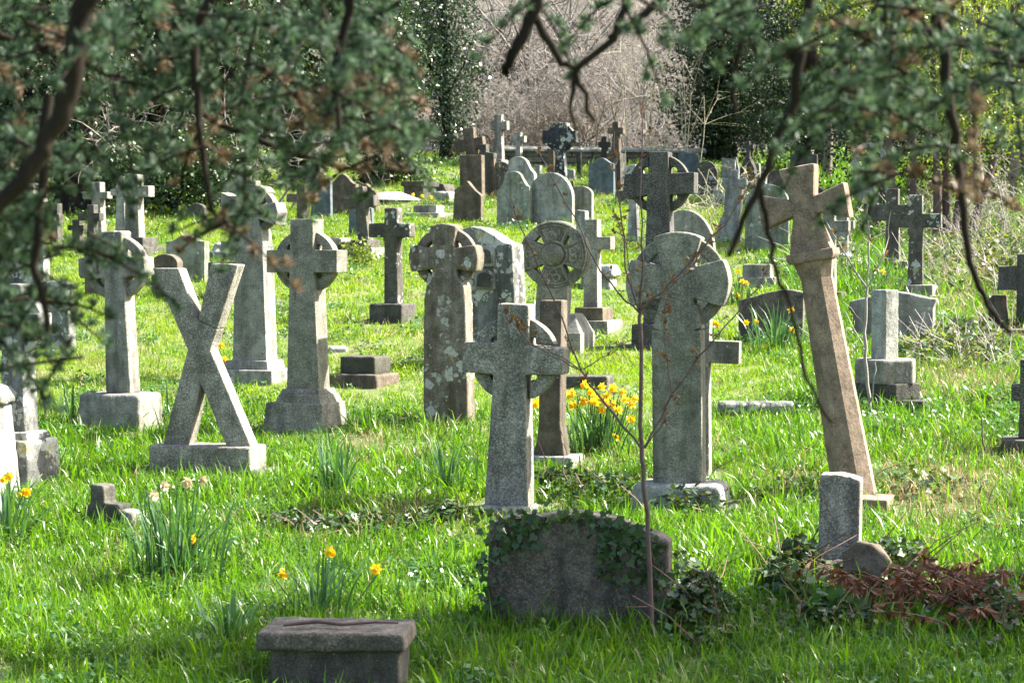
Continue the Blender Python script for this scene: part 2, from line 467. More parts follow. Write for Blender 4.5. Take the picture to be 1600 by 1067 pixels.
def arc(cx, cy, r, a0, a1, n=14, ry=None):
    ry = r if ry is None else ry
    return [(cx + r * math.cos(math.radians(a0 + (a1 - a0) * i / n)), cy - ry * math.sin(math.radians(a0 + (a1 - a0) * i / n))) for i in range(n + 1)]

def latin(cx, yt, yb, wt, wb, ya, yc, xl, xr, flare=0):
    h, g = wt / 2, wb / 2
    return [(cx - g, yb), (cx - h, yc), (xl, yc + flare), (xl, ya - flare), (cx - h, ya), (cx - h - flare, yt), (cx + h + flare, yt), (cx + h, ya), (xr, ya - flare), (xr, yc + flare), (cx + h, yc), (cx + g, yb)]

def roundtop(x0, x1, yt, yb, ys, n=18):
    return [(x1, yb)] + arc((x0 + x1) / 2, ys, (x1 - x0) / 2, 0, 180, n, ys - yt) + [(x0, yb)]

def ogee(x0, x1, yt, ys, yb, w=0.85, n=20):
    c, h = (x0 + x1) / 2, (x1 - x0) / 2
    top = [(c + h * w * (1 - 2 * i / n), ys - (ys - yt) * 0.5 * (1 + math.cos(PI * (1 - 2 * i / n)))) for i in range(n + 1)]
    return [(x1, yb), (x1, ys)] + top + [(x0, ys), (x0, yb)]

def pattee(cx, cy, R, wi, ang, n=8, ra=1.0, skip=()):
    """cross of four arms that widen to a round outline"""
    out = []
    for k in range(4):
        b = 90 * k
        out += arc(cx, cy, R, b - ang, b + ang, n)
        d = wi * math.sqrt(2) * ra
        out.append((cx + d * math.cos(math.radians(b + 45)), cy - d * math.sin(math.radians(b + 45))))
    return out

def ring4(cx, cy, ro, ri, g=6):
    return [arc(cx, cy, ro, 90 * k + g, 90 * k + 90 - g, 12) + arc(cx, cy, ri, 90 * k + 90 - g, 90 * k + g, 12) for k in range(4)]

def webs(cx, cy, R, ax, ay, hr, quads=((1, 1), (-1, 1), (-1, -1), (1, -1))):
    """the four pierced quarters of a wheel cross: round outside, a round hole in the angle of the arms"""
    out = []
    for sx, sy in quads:
        a0 = math.degrees(math.asin(ay / R)); a1 = math.degrees(math.acos(ax / R))
        p = [(R * math.cos(math.radians(a0 + (a1 - a0) * i / 12)), R * math.sin(math.radians(a0 + (a1 - a0) * i / 12))) for i in range(13)]
        hx, hy = ax + hr * 0.7, ay + hr * 0.7
        p += [(hx + hr * math.cos(math.radians(d)), hy + hr * math.sin(math.radians(d))) for d in range(135, -46, -18)]
        out.append([(cx + sx * x, cy - sy * y) for x, y in p])
    return out
# ------------------------------------------------------------------ ground
def make_ground():
    xs = np.concatenate([np.linspace(-160, -26, 28), np.linspace(-24, 24, 121), np.linspace(26, 160, 28)])
    ys = np.concatenate([np.linspace(-60, -2, 24), np.linspace(-1, 60, 180), np.linspace(62, 420, 60)])
    X, Y = np.meshgrid(xs, ys)
    V = np.stack([X, Y, gz(X, Y)], -1).reshape(-1, 3)
    nx = len(xs)
    i = (np.arange(len(ys) - 1)[:, None] * nx + np.arange(nx - 1)[None]).ravel()
    m = NM(); m.add(V, np.stack([i, i + 1, i + nx + 1, i + nx], -1))
    t = NT('turf_soil')
    tc = t.n('ShaderNodeTexCoord')
    a = t.noise(tc.outputs['Object'], 0.8, 6, 0.7); b = t.noise(tc.outputs['Object'], 9, 4, 0.7)
    c = t.mix(t.ramp(a, 0.35, 0.65), (0.055, 0.085, 0.016), (0.095, 0.125, 0.025))
    c = t.mix(t.ramp(b, 0.5, 0.72, 0, 0.8), c, (0.10, 0.075, 0.045))
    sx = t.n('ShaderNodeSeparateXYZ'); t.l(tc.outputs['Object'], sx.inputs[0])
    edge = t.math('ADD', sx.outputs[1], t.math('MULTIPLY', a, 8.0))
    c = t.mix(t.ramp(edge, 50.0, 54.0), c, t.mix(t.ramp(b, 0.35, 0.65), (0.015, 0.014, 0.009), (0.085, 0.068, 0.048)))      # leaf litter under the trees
    t.l(c, t.p.inputs['Base Color']); t.p.inputs['Roughness'].default_value = 0.95
    bn = t.n('ShaderNodeBump'); bn.inputs['Distance'].default_value = 0.03; t.l(b, bn.inputs['Height']); t.l(bn.outputs[0], t.p.inputs['Normal'])
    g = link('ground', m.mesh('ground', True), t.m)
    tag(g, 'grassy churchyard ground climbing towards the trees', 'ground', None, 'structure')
make_ground()

GC, GH = 'stone grave crosses on the lawn', 'headstones on the lawn'

# ------------------------------------------------------------------ front row
m = Mon('headstone', 'dark squat ogee-topped headstone with ivy over its shoulders in the front', 'headstone', 903, 978, -12, pitch=3, group=GH)
sh = [(1043, 985), (1047, 838), (1030, 826), (1008, 822), (985, 812), (960, 803), (930, 797), (900, 796), (870, 797), (840, 803), (815, 801), (795, 806), (778, 812), (770, 820), (760, 985)]
m.slab('slab', sh, 0.14, 'front', wear=(0.01, 0.012)); m.done()
FRONT_SLAB = m

m = Mon('chest_tomb', 'small chest tomb with a moulded flat lid and a stick lying on it', 'tomb', 532, 1085, -4, front=0.2)
m.block('chest', 432, 634, 1000, 1110, 0.40, 'dark', bv=0.012, sink=0.1, wear=(0.011, 0.016, TEXB))
m.block('lid', 412, 644, 975, 1003, 0.47, 'front', inx=2, bv=0.012, wear=(0.009, 0.02, TEXB))
m.done(); CHEST = m

m = Mon('block', 'worn grey stone corner poking from the grass at the bottom left edge', 'stone', 8, 1072, -10)
m.block('block', -30, 24, 1050, 1085, 0.25, 'grey', inx=3, sink=0.1, wear=True); m.done()

m = Mon('celtic_cross', 'short thick Celtic cross of speckled granite, behind the ivy-topped headstone', 'cross', 797, 797, -15, front=0.16, group=GC)
cx = 806
m.slab('cross_body', [(762, 792), (776, 583), (727, 580), (729, 533), (782, 533), (783, 472), (831, 474), (832, 538), (886, 541), (884, 582), (826, 583), (830, 792)], 0.17, 'granite', wear=(0.0068, 0.0035))
m.slab('ring', webs(cx, 559, 67, 25, 23, 6.5), 0.10, 'granite', wear=(0.0068, 0.0035))
m.block('base', 748, 838, 787, 805, 0.36, 'pale', inx=6, bv=0.03, wear=True)
m.block('step', 736, 850, 802, 815, 0.46, 'pale', inx=3, bv=0.03, sink=0.1, wear=True); m.done()

m = Mon('wheel_cross', 'large round-headed granite cross with broad flared arms and a straight joint across its shaft', 'cross', 1063, 797, -13, front=0.2, group=GC)
m.slab('cross_head', pattee(1060, 440, 79, 24, 28, 10), 0.17, 'granite_green', wear=(0.0068, 0.0035))
m.slab('ring', ring4(1060, 440, 75, 55, 20), 0.055, 'granite_green', wear=(0.0068, 0.0035))
m.slab('neck', [(1024, 512), (1098, 512), (1090, 474), (1032, 474)], 0.168, 'granite_green', wear=(0.0068, 0.0035))
m.slab('shaft', [(1024, 757), (1021, 514), (1097, 514), (1100, 757)], 0.17, 'granite_green', wear=(0.0068, 0.0035))
m.block('base', 988, 1140, 752, 812, 0.44, 'pale', inx=9, bv=0.035, sink=0.1, wear=(0.012, 0.015)); m.done()

m = Mon('tilted_cross', 'tall tan cross with flared arms and octagonal shaft leaning to the left', 'cross', 1338, 785, -17, lean=-10.3, front=0.15, group=GC)
# drawn upright, the whole monument leans
bx = 1338
def tc_(pts): return [(bx + a, 785 - b) for a, b in pts]
m.slab('cross_head', tc_([(-33, 395), (34, 395), (18, 458), (68, 440), (68, 498), (20, 484), (30, 535), (-27, 535), (-17, 484), (-66, 503), (-66, 445), (-17, 458)]), 0.17, 'tan', bv=0.022)
m.slab('collar', tc_([(-32, 384), (32, 384), (36, 390), (36, 400), (-36, 400), (-36, 390)]), 0.25, 'tan', bv=0.01)
bm = bmesh.new()
for z0, z1, w0, w1 in ((0, 357, 33, 24), (357, 385, 24, 31)):
    r0, r1 = w0 * m.s, w1 * m.s
    ring = []
    for z, r in ((z0 * m.s, r0), (z1 * m.s, r1)):
        k = r * 0.42
        ring.append([bm.verts.new((x, y * 0.9, z)) for x, y in ((-k, -r), (k, -r), (r, -k), (r, k), (k, r), (-k, r), (-r, k), (-r, -k))])
    for i in range(8):
        bm.faces.new((ring[0][i], ring[0][(i + 1) % 8], ring[1][(i + 1) % 8], ring[1][i]))
    bm.faces.new(list(reversed(ring[0]))); bm.faces.new(ring[1])
m.fin('shaft', bm, 'tan')
TILT_ROOT = m.root
m = Mon('stone_block', 'flat pinkish block under the leaning tan cross', 'block', 1362, 797, -17, front=0.16)
m.block('base', 1318, 1392, 775, 806, 0.34, 'tan', bv=0.012, sink=0.1, wear=True); m.done()

m = Mon('broken_post', 'upright broken stone post on a crumbling ivy-covered footing at the right front', 'post', 1315, 905, -14, pitch=1, front=0.15)
m.slab('post', [(1281, 868), (1284, 738), (1312, 737), (1332, 741), (1345, 746), (1343, 868)], 0.15, 'granite', wear=(0.008, 0.008))
m.block('footing', 1272, 1352, 850, 880, 0.26, 'granite', inx=5, bv=0.02, wear=(0.012, 0.02))
m.block('step', 1250, 1372, 868, 930, 0.40, 'dark', inx=9, bv=0.04, sink=0.1, wear=(0.013, 0.06, TEXB)); m.done()
m = Mon('broken_stone', 'rough fallen stone chunk with a moulded edge leaning against the broken post', 'stone', 1348, 928, -22, lean=4, pitch=-8, front=0.0)
m.slab('broken_stone', [(1304, 955), (1318, 895), (1314, 866), (1336, 846), (1362, 848), (1388, 872), (1378, 890), (1386, 955)], 0.18, 'brown_plain', wear=(0.01, 0.05, TEXB)); m.done()

# ------------------------------------------------------------------ left foreground
m = Mon('saltire_cross', 'X-shaped saltire cross of speckled granite on a long low plinth', 'cross', 330, 742, -16, front=0.16, group=GC)
xa = [(257, 697), (299, 697), (320, 598), (362, 697), (402, 697), (336, 545), (339, 534), (347, 513), (316, 499), (285, 418), (242, 418), (299, 545)]
m.slab('cross_body', xa, 0.13, 'granite', wear=(0.0068, 0.0035))
m.slab('upper_arm', [(346.5, 513), (381, 412), (338, 410), (316.6, 498.5)], 0.134, 'granite', wear=(0.0068, 0.0035))
m.block('plinth', 243, 406, 694, 752, 0.30, 'granite', bv=0.012, sink=0.1, wear=(0.01, 0.006))
m.block('step', 226, 424, 730, 760, 0.40, 'granite_dark', inx=2, bv=0.012, sink=0.1, wear=True); m.done()

m = Mon('celtic_cross', 'Celtic cross with open thin ring on a tapered block, left of the X-shaped cross', 'cross', 192, 668, -17, front=0.2, group=GC)
cx = 185
m.slab('cross_body', [(172, 614), (171, 434), (129, 434), (128, 402), (167, 402), (164, 361), (200, 360), (200, 402), (237, 400), (238, 430), (203, 432), (214, 614)], 0.17, 'grey', wear=(0.012, 0.005))
m.slab('ring', ring4(184, 417, 50, 36, 8), 0.09, 'grey', wear=(0.01, 0.004))
m.block('base', 136, 241, 613, 676, 0.42, 'grey', inx=3, bv=0.03, sink=0.1, wear=(0.013, 0.014)); m.done()

m = Mon('celtic_cross', 'lichen-blotched Celtic cross at the left edge under drooping branches', 'cross', 40, 762, -20, front=0.2, group=GC)
m.slab('cross_body', [(10, 676), (12, 522), (-32, 520), (-32, 488), (10, 488), (11, 442), (46, 442), (46, 488), (76, 487), (76, 521), (46, 522), (52, 676)], 0.17, 'mottled', wear=(0.012, 0.006))
m.slab('ring', ring4(28, 504, 48, 34, 8), 0.09, 'mottled', wear=(0.01, 0.004))
m.block('neck', 8, 66, 672, 686, 0.30, 'mottled', inx=4, bv=0.02, wear=True)
m.block('base', -2, 74, 684, 770, 0.42, 'mottled', inx=4, bv=0.02, sink=0.1, wear=(0.012, 0.008)); m.done()

m = Mon('pedestal', 'whitened tapering pedestal cut by the left edge with yellow daffodils at its foot', 'pedestal', -25, 785, -20, front=0.25)
m.block('body', -90, 12, 628, 795, 0.45, 'white', inx=14, bv=0.02, sink=0.1, wear=(0.013, 0.01))
m.block('cap', -85, 8, 600, 632, 0.40, 'mottled', inx=10, bv=0.05, wear=(0.012, 0.03)); m.done()

m = Mon('headstone', 'dark square-shouldered headstone with a bright right edge, left under the branches', 'headstone', 85, 545, -18, front=0.1, group=GH)
m.slab('headstone', [(50, 552), (52, 446), (66, 440), (98, 438), (106, 441), (113, 441), (116, 552)], 0.13, 'mottled', wear=True); m.done()
m = Mon('headstone', 'pale round-topped headstone mostly hidden by needles at the far left edge', 'headstone', 40, 478, -18, group=GH)
m.slab('headstone', roundtop(2, 76, 372, 490, 400), 0.13, 'mottled'); m.done()

m = Mon('celtic_cross', 'grey-green Celtic cross with solid pierced ring on a moulded tapering pedestal', 'cross', 486, 680, -20, front=0.24, group=GC)
m.slab('cross_body', [(456, 610), (461, 425), (424, 425), (424, 390), (462, 390), (463, 342), (499, 342), (499, 390), (537, 390), (537, 425), (500, 425), (508, 610)], 0.19, 'granite_green', bv=0.007)
m.slab('ring', webs(481, 408, 49, 18, 17, 6), 0.09, 'granite_green', bv=0.005)
m.block('collar', 450, 514, 606, 614, 0.30, 'granite_green', inx=3, bv=0.006)
m.block('moulding', 446, 520, 614, 628, 0.38, 'granite_green', inx=5, bv=0.008)
m.block('base', 425, 530, 627, 690, 0.47, 'granite_green', inx=8, bv=0.012, sink=0.1); m.done()

m = Mon('flared_cross', 'tall pitted grey cross with curved flared arms and thin ring behind the X-shaped cross', 'cross', 405, 597, -18, front=0.25, group=GC)
m.slab('cross_head', [(383, 368), (390, 345), (352, 360), (352, 300), (392, 318), (372, 298), (380, 290), (398, 288), (418, 292), (425, 300), (411, 322), (440, 316), (444, 332), (440, 352), (412, 342), (418, 365), (421, 387), (374, 387)], 0.20, 'pitted', bv=0.01)
m.slab('ring', ring4(400, 328, 35, 25, 10), 0.10, 'pitted', bv=0.006)
m.slab('shaft', [(371, 566), (376, 384), (420, 384), (426, 566)], 0.22, 'pitted', bv=0.007)
m.block('step', 361, 434, 562, 577, 0.36, 'pitted', inx=3, bv=0.01)
m.block('base', 353, 446, 576, 606, 0.50, 'pitted', inx=1, bv=0.012, sink=0.1); m.done()

m = Mon('wheel_cross', 'wheel-headed cross on a broad brown slab spotted with white lichen', 'cross', 705, 672, -18, front=0.14, group=GC)
m.slab('shaft', [(667, 680), (668, 470), (672, 446), (684, 430), (686, 380), (716, 380), (720, 430), (731, 446), (733, 475), (738, 680)], 0.17, 'brown', wear=(0.011, 0.006))
m.slab('cross_head', pattee(698, 403, 54, 16, 23, 8), 0.168, 'brown', wear=(0.011, 0.005))
m.slab('ring', ring4(698, 403, 49, 33, 12), 0.07, 'brown', wear=(0.011, 0.004)); m.done()

m = Mon('broken_monument', 'stepped base of two dark blocks without its cross, standing alone on the lawn', 'monument', 577, 611, -24, front=0.25)
m.block('upper_block', 540, 596, 556, 585, 0.28, 'dark', bv=0.014, y=0.03, wear=True)
m.block('lower_block', 526, 608, 583, 622, 0.42, 'brown_plain', inx=1, bv=0.016, sink=0.1, wear=True); m.done()
m = Mon('flat_stone', 'small flat grey stone lying in the grass beside the grey-green Celtic cross', 'stone', 528, 551, 5, front=0.1)
m.block('flat_stone', 511, 546, 541, 555, 0.3, 'pale', inx=4, bv=0.02, sink=0.05, wear=True); m.done()

m = Mon('stone_cross', 'plain dark Latin cross spotted with lichen on a single square block, alone mid lawn', 'cross', 620, 504, -18, front=0.2, group=GC)
m.slab('cross_body', latin(615, 325, 478, 20, 22, 349, 371, 580, 645), 0.16, 'dark_spot', wear=(0.012, 0.005))
m.block('base', 588, 640, 474, 512, 0.42, 'dark', bv=0.015, sink=0.1, wear=True); m.done()

m = Mon('fallen_cross', 'small broken cross lying half sunk in the long grass below the X-shaped cross', 'cross', 180, 822, -25, lean=14, front=0.05)
m.slab('fallen_cross', [(138, 840), (136, 800), (145, 796), (138, 764), (160, 760), (167, 786), (192, 780), (198, 812), (178, 816), (184, 840)], 0.13, 'dark', y=-0.02, wear=True)
m.block('stump', 190, 218, 788, 838, 0.16, 'grey', inx=3, bv=0.015, sink=0.1, wear=True); m.done()

m = Mon('kerb_block', 'low kerb block with a lit top among bramble left of the ivy-topped headstone', 'kerb', 466, 832, -8, front=0.12)
m.block('kerb_block', 428, 502, 812, 842, 0.22, 'grey', inx=2, bv=0.02, sink=0.1, wear=(0.012, 0.02)); m.done()
m = Mon('flat_stone', 'small pale stone flake in worn turf left of the short thick Celtic cross', 'stone', 736, 722, 12, front=0.05)
m.block('flat_stone', 727, 744, 713, 726, 0.08, 'white', inx=3, bv=0.01, sink=0.05, wear=True); m.done()

# ------------------------------------------------------------------ middle
m = Mon('headstone', 'arched headstone with two recessed niches and a sunlit sloping top, beside the knotwork wheel cross', 'headstone', 775, 572, -24, front=0.15, group=GH)
body = [(818, 580), (809, 382), (795, 378), (778, 366), (762, 357), (745, 354), (733, 357), (727, 366), (729, 580)]
m.slab('slab', body, 0.24, 'mottled', bv=0.012)
for k, (yt, yb) in enumerate(((388, 412), (424, 448))):
    bm = bmesh.new()
    o1 = m.P(roundtop(752, 784, yt - 4, yb + 4, yt + 8)); o2 = m.P(roundtop(757, 779, yt + 1, yb - 1, yt + 10))
    solid(bm, o1, 0.05, -0.125, 0.008)
    m.fin('niche_frame', bm, 'grey')
    bm = bmesh.new(); solid(bm, o2, 0.02, -0.15, 0.004); m.fin('niche_shade', bm, 'dark')  # raised dark panel, its colour stands in for the shade of a recess
m.done()

m = Mon('knotwork_cross', 'wheel cross carved with interlaced knots and a round boss in its centre', 'cross', 868, 552, -15, front=0.25, group=GC)
m.slab('shaft', [(838, 500), (843, 440), (890, 440), (888, 500)], 0.16, 'pitted', bv=0.008)
m.slab('wheel', pattee(868, 398, 53, 14, 31, 10), 0.15, 'granite_green', bv=0.008)
m.slab('ring', ring4(868, 398, 52, 37, 14), 0.12, 'granite_green', bv=0.008)
bm = bmesh.new()
bmesh.ops.create_uvsphere(bm, u_segments=20, v_segments=12, radius=17 * m.s)
bmesh.ops.transform(bm, matrix=Matrix.Translation((m.X(868), -0.075, m.Z(398))) @ Matrix.Diagonal((1, 0.45, 1, 1)), verts=bm.verts)
m.fin('boss', bm, 'granite_green', smooth=True)
def relief(curves, part, r):
    q = NM()
    for c in curves:
        q.tube([(m.X(a), -0.078, m.Z(b)) for a, b in c], r, 6)
    o = link(part, q.mesh(part, True), ST['granite_green'], m.root); m.parts.append(o)
cv = [arc(868, 398, 21, 0, 360, 28)]
for k in range(4):
    b = 90 * k
    cv += [arc(868, 398, r, b - 29, b + 29, 10) for r in (50, 46)]
    for s_ in (-1, 1):
        cv.append([(868 + r * math.cos(math.radians(b + s_ * a)), 398 - r * math.sin(math.radians(b + s_ * a))) for r, a in ((22, 36), (30, 30), (38, 29), (46, 29))])
relief(cv, 'moulding', 0.011)
for k in range(4):
    b = math.radians(90 * k); px, py = 868 + 33 * math.cos(b), 398 - 33 * math.sin(b)
    relief([arc(px + 5 * math.cos(a), py + 5 * math.sin(a), 5.5, 0, 360, 12) for a in (b, b + 2.1, b + 4.2)], 'knot', 0.009)
m.block('base', 836, 918, 518, 560, 0.55, 'pitted', bv=0.012, sink=0.1)
m.block('hipped_top', 836, 918, 490, 520, 0.55, 'pitted', inx=14, iny=22, bv=0.01); m.done()

m = Mon('stone_post', 'narrow brown headless shaft flaring at its foot, right behind the short thick Celtic cross', 'post', 866, 724, -16, front=0.15)
m.slab('shaft', [(836, 712), (843, 690), (846, 660), (848, 468), (882, 468), (880, 660), (884, 690), (887, 712)], 0.16, 'brown_plain', wear=(0.011, 0.006))
m.block('base', 830, 906, 710, 732, 0.36, 'pale', inx=2, bv=0.012, sink=0.1, wear=True); m.done()

m = Mon('stone_cross', 'plain grey Latin cross standing close behind the large round-headed granite cross', 'cross', 1090, 745, -14, lean=1.5, front=0.12, group=GC)
m.slab('cross_body', latin(1080, 440, 750, 48, 60, 530, 565, 1020, 1150), 0.11, 'grey', bv=0.008)
m.block('base', 1040, 1128, 742, 758, 0.30, 'pale', inx=2, sink=0.1); m.done()

m = Mon('stone_cross', 'slender grey Latin cross on a double step, right of the knotwork wheel cross', 'cross', 937, 516, -18, front=0.25, group=GC)
m.slab('cross_body', latin(926, 343, 482, 20, 22, 370, 390, 893, 957), 0.15, 'granite', bv=0.008)
m.block('upper_step', 906, 950, 480, 501, 0.36, 'brown_plain', bv=0.012)
m.block('base', 898, 962, 500, 524, 0.55, 'granite', inx=1, bv=0.012, sink=0.1); m.done()
m = Mon('broken_ledger', 'white crumbling ledger stone behind the slender grey cross on a double step', 'stone', 938, 452, -10, front=0.3)
m.block('slab', 905, 966, 414, 432, 0.7, 'white', inx=6, bv=0.03, wear=(0.016, 0.03))
m.block('side', 910, 962, 430, 460, 0.6, 'pale', inx=4, bv=0.03, sink=0.1, wear=(0.016, 0.03)); m.done()
m = Mon('kerb_block', 'low dark kerb with lit upper edge behind the yellow daffodils', 'kerb', 922, 604, -12, front=0.15)
m.block('kerb_block', 884, 954, 586, 614, 0.3, 'dark', bv=0.014, sink=0.1, wear=True); m.done()

m = Mon('celtic_cross', 'black granite Celtic cross with four round holes towering behind the round-headed granite cross', 'cross', 1030, 548, -15, front=0.25, group=GC)
m.slab('cross_body', [(1008, 512), (1014, 305), (984, 312), (976, 304), (980, 272), (1016, 272), (1018, 238), (1046, 238), (1047, 272), (1086, 270), (1086, 303), (1048, 305), (1054, 512)], 0.2, 'granite_dark', bv=0.01)
m.slab('ring', webs(1031, 288, 46, 16, 15, 7), 0.11, 'granite_dark', bv=0.006)
m.block('block', 994, 1064, 506, 540, 0.42, 'granite_dark', inx=1, bv=0.012)
m.block('step', 982, 1078, 538, 560, 0.55, 'granite_dark', bv=0.012, sink=0.1); m.done()

m = Mon('headstone', 'low curved headstone with daffodils in front of it, left of the leaning tan cross', 'headstone', 1207, 532, -12, front=0.1, group=GH)
m.slab('headstone', [(1254, 540), (1256, 456)] + [(1254 - 5 * i, 456 - 4 * math.sin(PI * i / 10)) for i in range(1, 11)] + [(1195, 458), (1180, 463), (1156, 469), (1156, 540)], 0.16, 'front', wear=True); m.done()
m = Mon('headstone', 'wide low headstone with thick sunlit wavy top behind the hexagonal pedestal', 'headstone', 1396, 540, -14, front=0.2, group=GH)
m.slab('headstone', [(1456, 545), (1457, 480), (1462, 466), (1445, 464), (1425, 459), (1400, 455), (1385, 457), (1355, 465), (1332, 470), (1330, 482), (1337, 492), (1337, 545)], 0.28, 'grey', wear=True); m.done()

m = Mon('broken_pedestal', 'broken square shaft set cornerwise on a hexagonal block with a square plinth', 'pedestal', 1388, 648, -16, front=0.3)
def ngon(m, part, n, cx, cy_t, cy_b, r, mat, rot=0.0, rt=None, sink=0.0, y=0.0):
    bm = bmesh.new(); rt = r if rt is None else rt
    lo = [bm.verts.new((m.X(cx) + r * m.s * math.cos(rot + 2 * PI * i / n), y + r * m.s * math.sin(rot + 2 * PI * i / n), m.Z(cy_b) - sink)) for i in range(n)]
    hi = [bm.verts.new((m.X(cx) + rt * m.s * math.cos(rot + 2 * PI * i / n), y + rt * m.s * math.sin(rot + 2 * PI * i / n), m.Z(cy_t))) for i in range(n)]
    fs = [bm.faces.new(list(reversed(lo))), bm.faces.new(hi)] + [bm.faces.new((lo[i], lo[(i + 1) % n], hi[(i + 1) % n], hi[i])) for i in range(n)]
    worn(bm, fs, 0.01)
    return m.fin(part, bm, mat, wear=(0.012, 0.008))
ngon(m, 'shaft', 4, 1382, 452, 562, 22, 'pale', PI / 2 + 0.15)
ngon(m, 'upper_block', 6, 1383, 560, 598, 52, 'grey', PI / 2 + 0.05)
ngon(m, 'lower_block', 6, 1385, 597, 624, 54, 'dark', PI / 2 + 0.4)
ngon(m, 'plinth', 4, 1392, 622, 660, 74, 'dark', PI / 4 + 0.1, sink=0.1); m.done()

m = Mon('fallen_column', 'rounded stone column lying in the grass left of the leaning tan cross', 'column', 1180, 655, 0, front=0.08)
q = bmesh.new()
bmesh.ops.create_cone(q, cap_ends=True, segments=18, radius1=13 * m.s, radius2=12 * m.s, depth=116 * m.s)
bmesh.ops.transform(q, matrix=Matrix.Translation((0, 0, 17 * m.s)) @ Matrix.Rotation(PI / 2, 4, 'Y') @ Matrix.Rotation(0.05, 4, 'X'), verts=q.verts)
m.fin('fallen_column', q, 'mottled', wear=(0.012, 0.025)); m.done()

m = Mon('stone_block', 'two-step grey block with daffodils beside it, behind the low curved headstone', 'base', 1188, 448, -14, front=0.2)
m.block('upper_block', 1164, 1206, 413, 434, 0.3, 'grey', bv=0.012)
m.block('lower_block', 1158, 1214, 433, 456, 0.45, 'grey', bv=0.012, sink=0.1); m.done()

# ------------------------------------------------------------------ left, farther back
m = Mon('headstone', 'pale grey ogee-topped headstone with a white right edge standing alone on the left lawn', 'headstone', 295, 445, -20, front=0.1, group=GH)
m.slab('headstone', ogee(262, 325, 367, 377, 452), 0.12, 'pale_green', bv=0.01); m.done()
m = Mon('headstone', 'low brown round-shouldered headstone partly behind the left arm of the X-shaped cross', 'headstone', 262, 466, -20, front=0.1, group=GH)
m.slab('headstone', roundtop(240, 283, 397, 472, 412), 0.13, 'brown_plain', bv=0.012); m.done()
m = Mon('headstone', 'dark brown headstone hidden behind the open-ringed Celtic cross', 'headstone', 156, 466, -18, front=0.1, group=GH)
m.slab('headstone', roundtop(135, 180, 366, 472, 384), 0.12, 'brown_plain', bv=0.012); m.done()
m = Mon('headstone', 'flat-topped brown headstone between the X-shaped cross and the pitted flared cross', 'headstone', 352, 465, -16, front=0.1, group=GH)
m.slab('headstone', [(328, 472), (328, 410), (378, 408), (378, 472)], 0.14, 'brown_plain', bv=0.012); m.done()
m = Mon('stone_cross', 'weathered Latin cross on two steps, largest of the crosses by the left hedge', 'cross', 222, 398, -18, front=0.25, group=GC)
m.slab('cross_body', latin(210, 273, 374, 20, 25, 291, 308, 184, 238), 0.17, 'grey', bv=0.01)
m.block('upper_step', 196, 236, 371, 388, 0.42, 'dark', bv=0.012)
m.block('base', 186, 246, 386, 408, 0.65, 'dark', bv=0.012, sink=0.1); m.done()
m = Mon('stone_cross', 'mossy pale shaft cross close behind the largest cross by the left hedge', 'cross', 192, 376, -18, group=GC)
m.slab('stone_cross', latin(192, 276, 384, 12, 19, 296, 306, 176, 208), 0.15, 'pale', bv=0.01); m.done()
m = Mon('stone_cross', 'slim pale cross with uneven arms left of the largest cross by the left hedge', 'cross', 158, 374, -18, group=GC)
m.slab('stone_cross', latin(154, 285, 384, 14, 20, 300, 311, 132, 173), 0.15, 'grey', bv=0.012); m.done()
m = Mon('stone_cross', 'little cross with a lit top in front of the slim pale cross on the left', 'cross', 146, 390, -18, group=GC)
m.slab('stone_cross', latin(145, 320, 396, 11, 13, 333, 345, 124, 160), 0.12, 'dark', bv=0.01); m.done()
m = Mon('stone_cross', 'stubby dark cross with a yellow-lit edge far left beside the little cross', 'cross', 122, 388, -18, group=GC)
m.slab('stone_cross', latin(122, 343, 396, 12, 14, 352, 360, 108, 135), 0.12, 'dark', bv=0.01); m.done()
m = Mon('stone_cross', 'dim slender cross seen through the needles near the left edge', 'cross', 52, 396, -18, group=GC)
m.slab('stone_cross', latin(52, 287, 404, 12, 17, 303, 316, 34, 72), 0.14, 'grey', bv=0.01); m.done()
m = Mon('stone_cross', 'shadowed cross with its arms in the dark left hedge', 'cross', 90, 382, -18, group=GC)
m.slab('stone_cross', latin(88, 318, 390, 12, 15, 335, 349, 70, 97), 0.14, 'dark', bv=0.01); m.done()
m = Mon('stone_cross', 'tall cross on two steps rising behind the pitted flared cross', 'cross', 385, 408, -18, front=0.25, group=GC)
m.slab('cross_body', latin(380, 260, 380, 19, 23, 283, 300, 352, 404), 0.17, 'grey', bv=0.01)
m.block('upper_step', 356, 402, 377, 394, 0.45, 'grey', bv=0.012)
m.block('base', 345, 414, 393, 416, 0.7, 'grey', bv=0.012, sink=0.1); m.done()
for lb, x0, x1, yt, yb in (('heap of broken white stone left of the pitted flared cross', 328, 360, 374, 400),):
    m = Mon('broken_stone', lb, 'stone', (x0 + x1) / 2, yb, 10)
    m.block('broken_stone', x0, x1, yt + 6, yb + 5, 0.5, 'white', inx=9, bv=0.03, sink=0.05, wear=(0.02, 0.07)); m.done()
m = Mon('headstone', 'smooth blue-grey slate headstone with rounded corners, left of the scroll-topped one', 'headstone', 505, 345, -18, group=GH)
m.slab('headstone', [(519, 352), (518, 284), (514, 280), (491, 279), (488, 284), (487, 352)], 0.09, 'slate', bv=0.008); m.done()
m = Mon('headstone', 'scroll-topped brown headstone beside the blue-grey slate', 'headstone', 538, 340, -18, group=GH)
m.slab('headstone', ogee(515, 559, 272, 288, 347, 0.95), 0.12, 'brown_plain', bv=0.012); m.done()
m = Mon('headstone', 'curved-topped brown headstone behind the small leaning dark cross', 'headstone', 572, 332, -18, group=GH)
m.slab('headstone', ogee(554, 590, 288, 299, 340, 0.95), 0.12, 'brown_plain', bv=0.012); m.done()
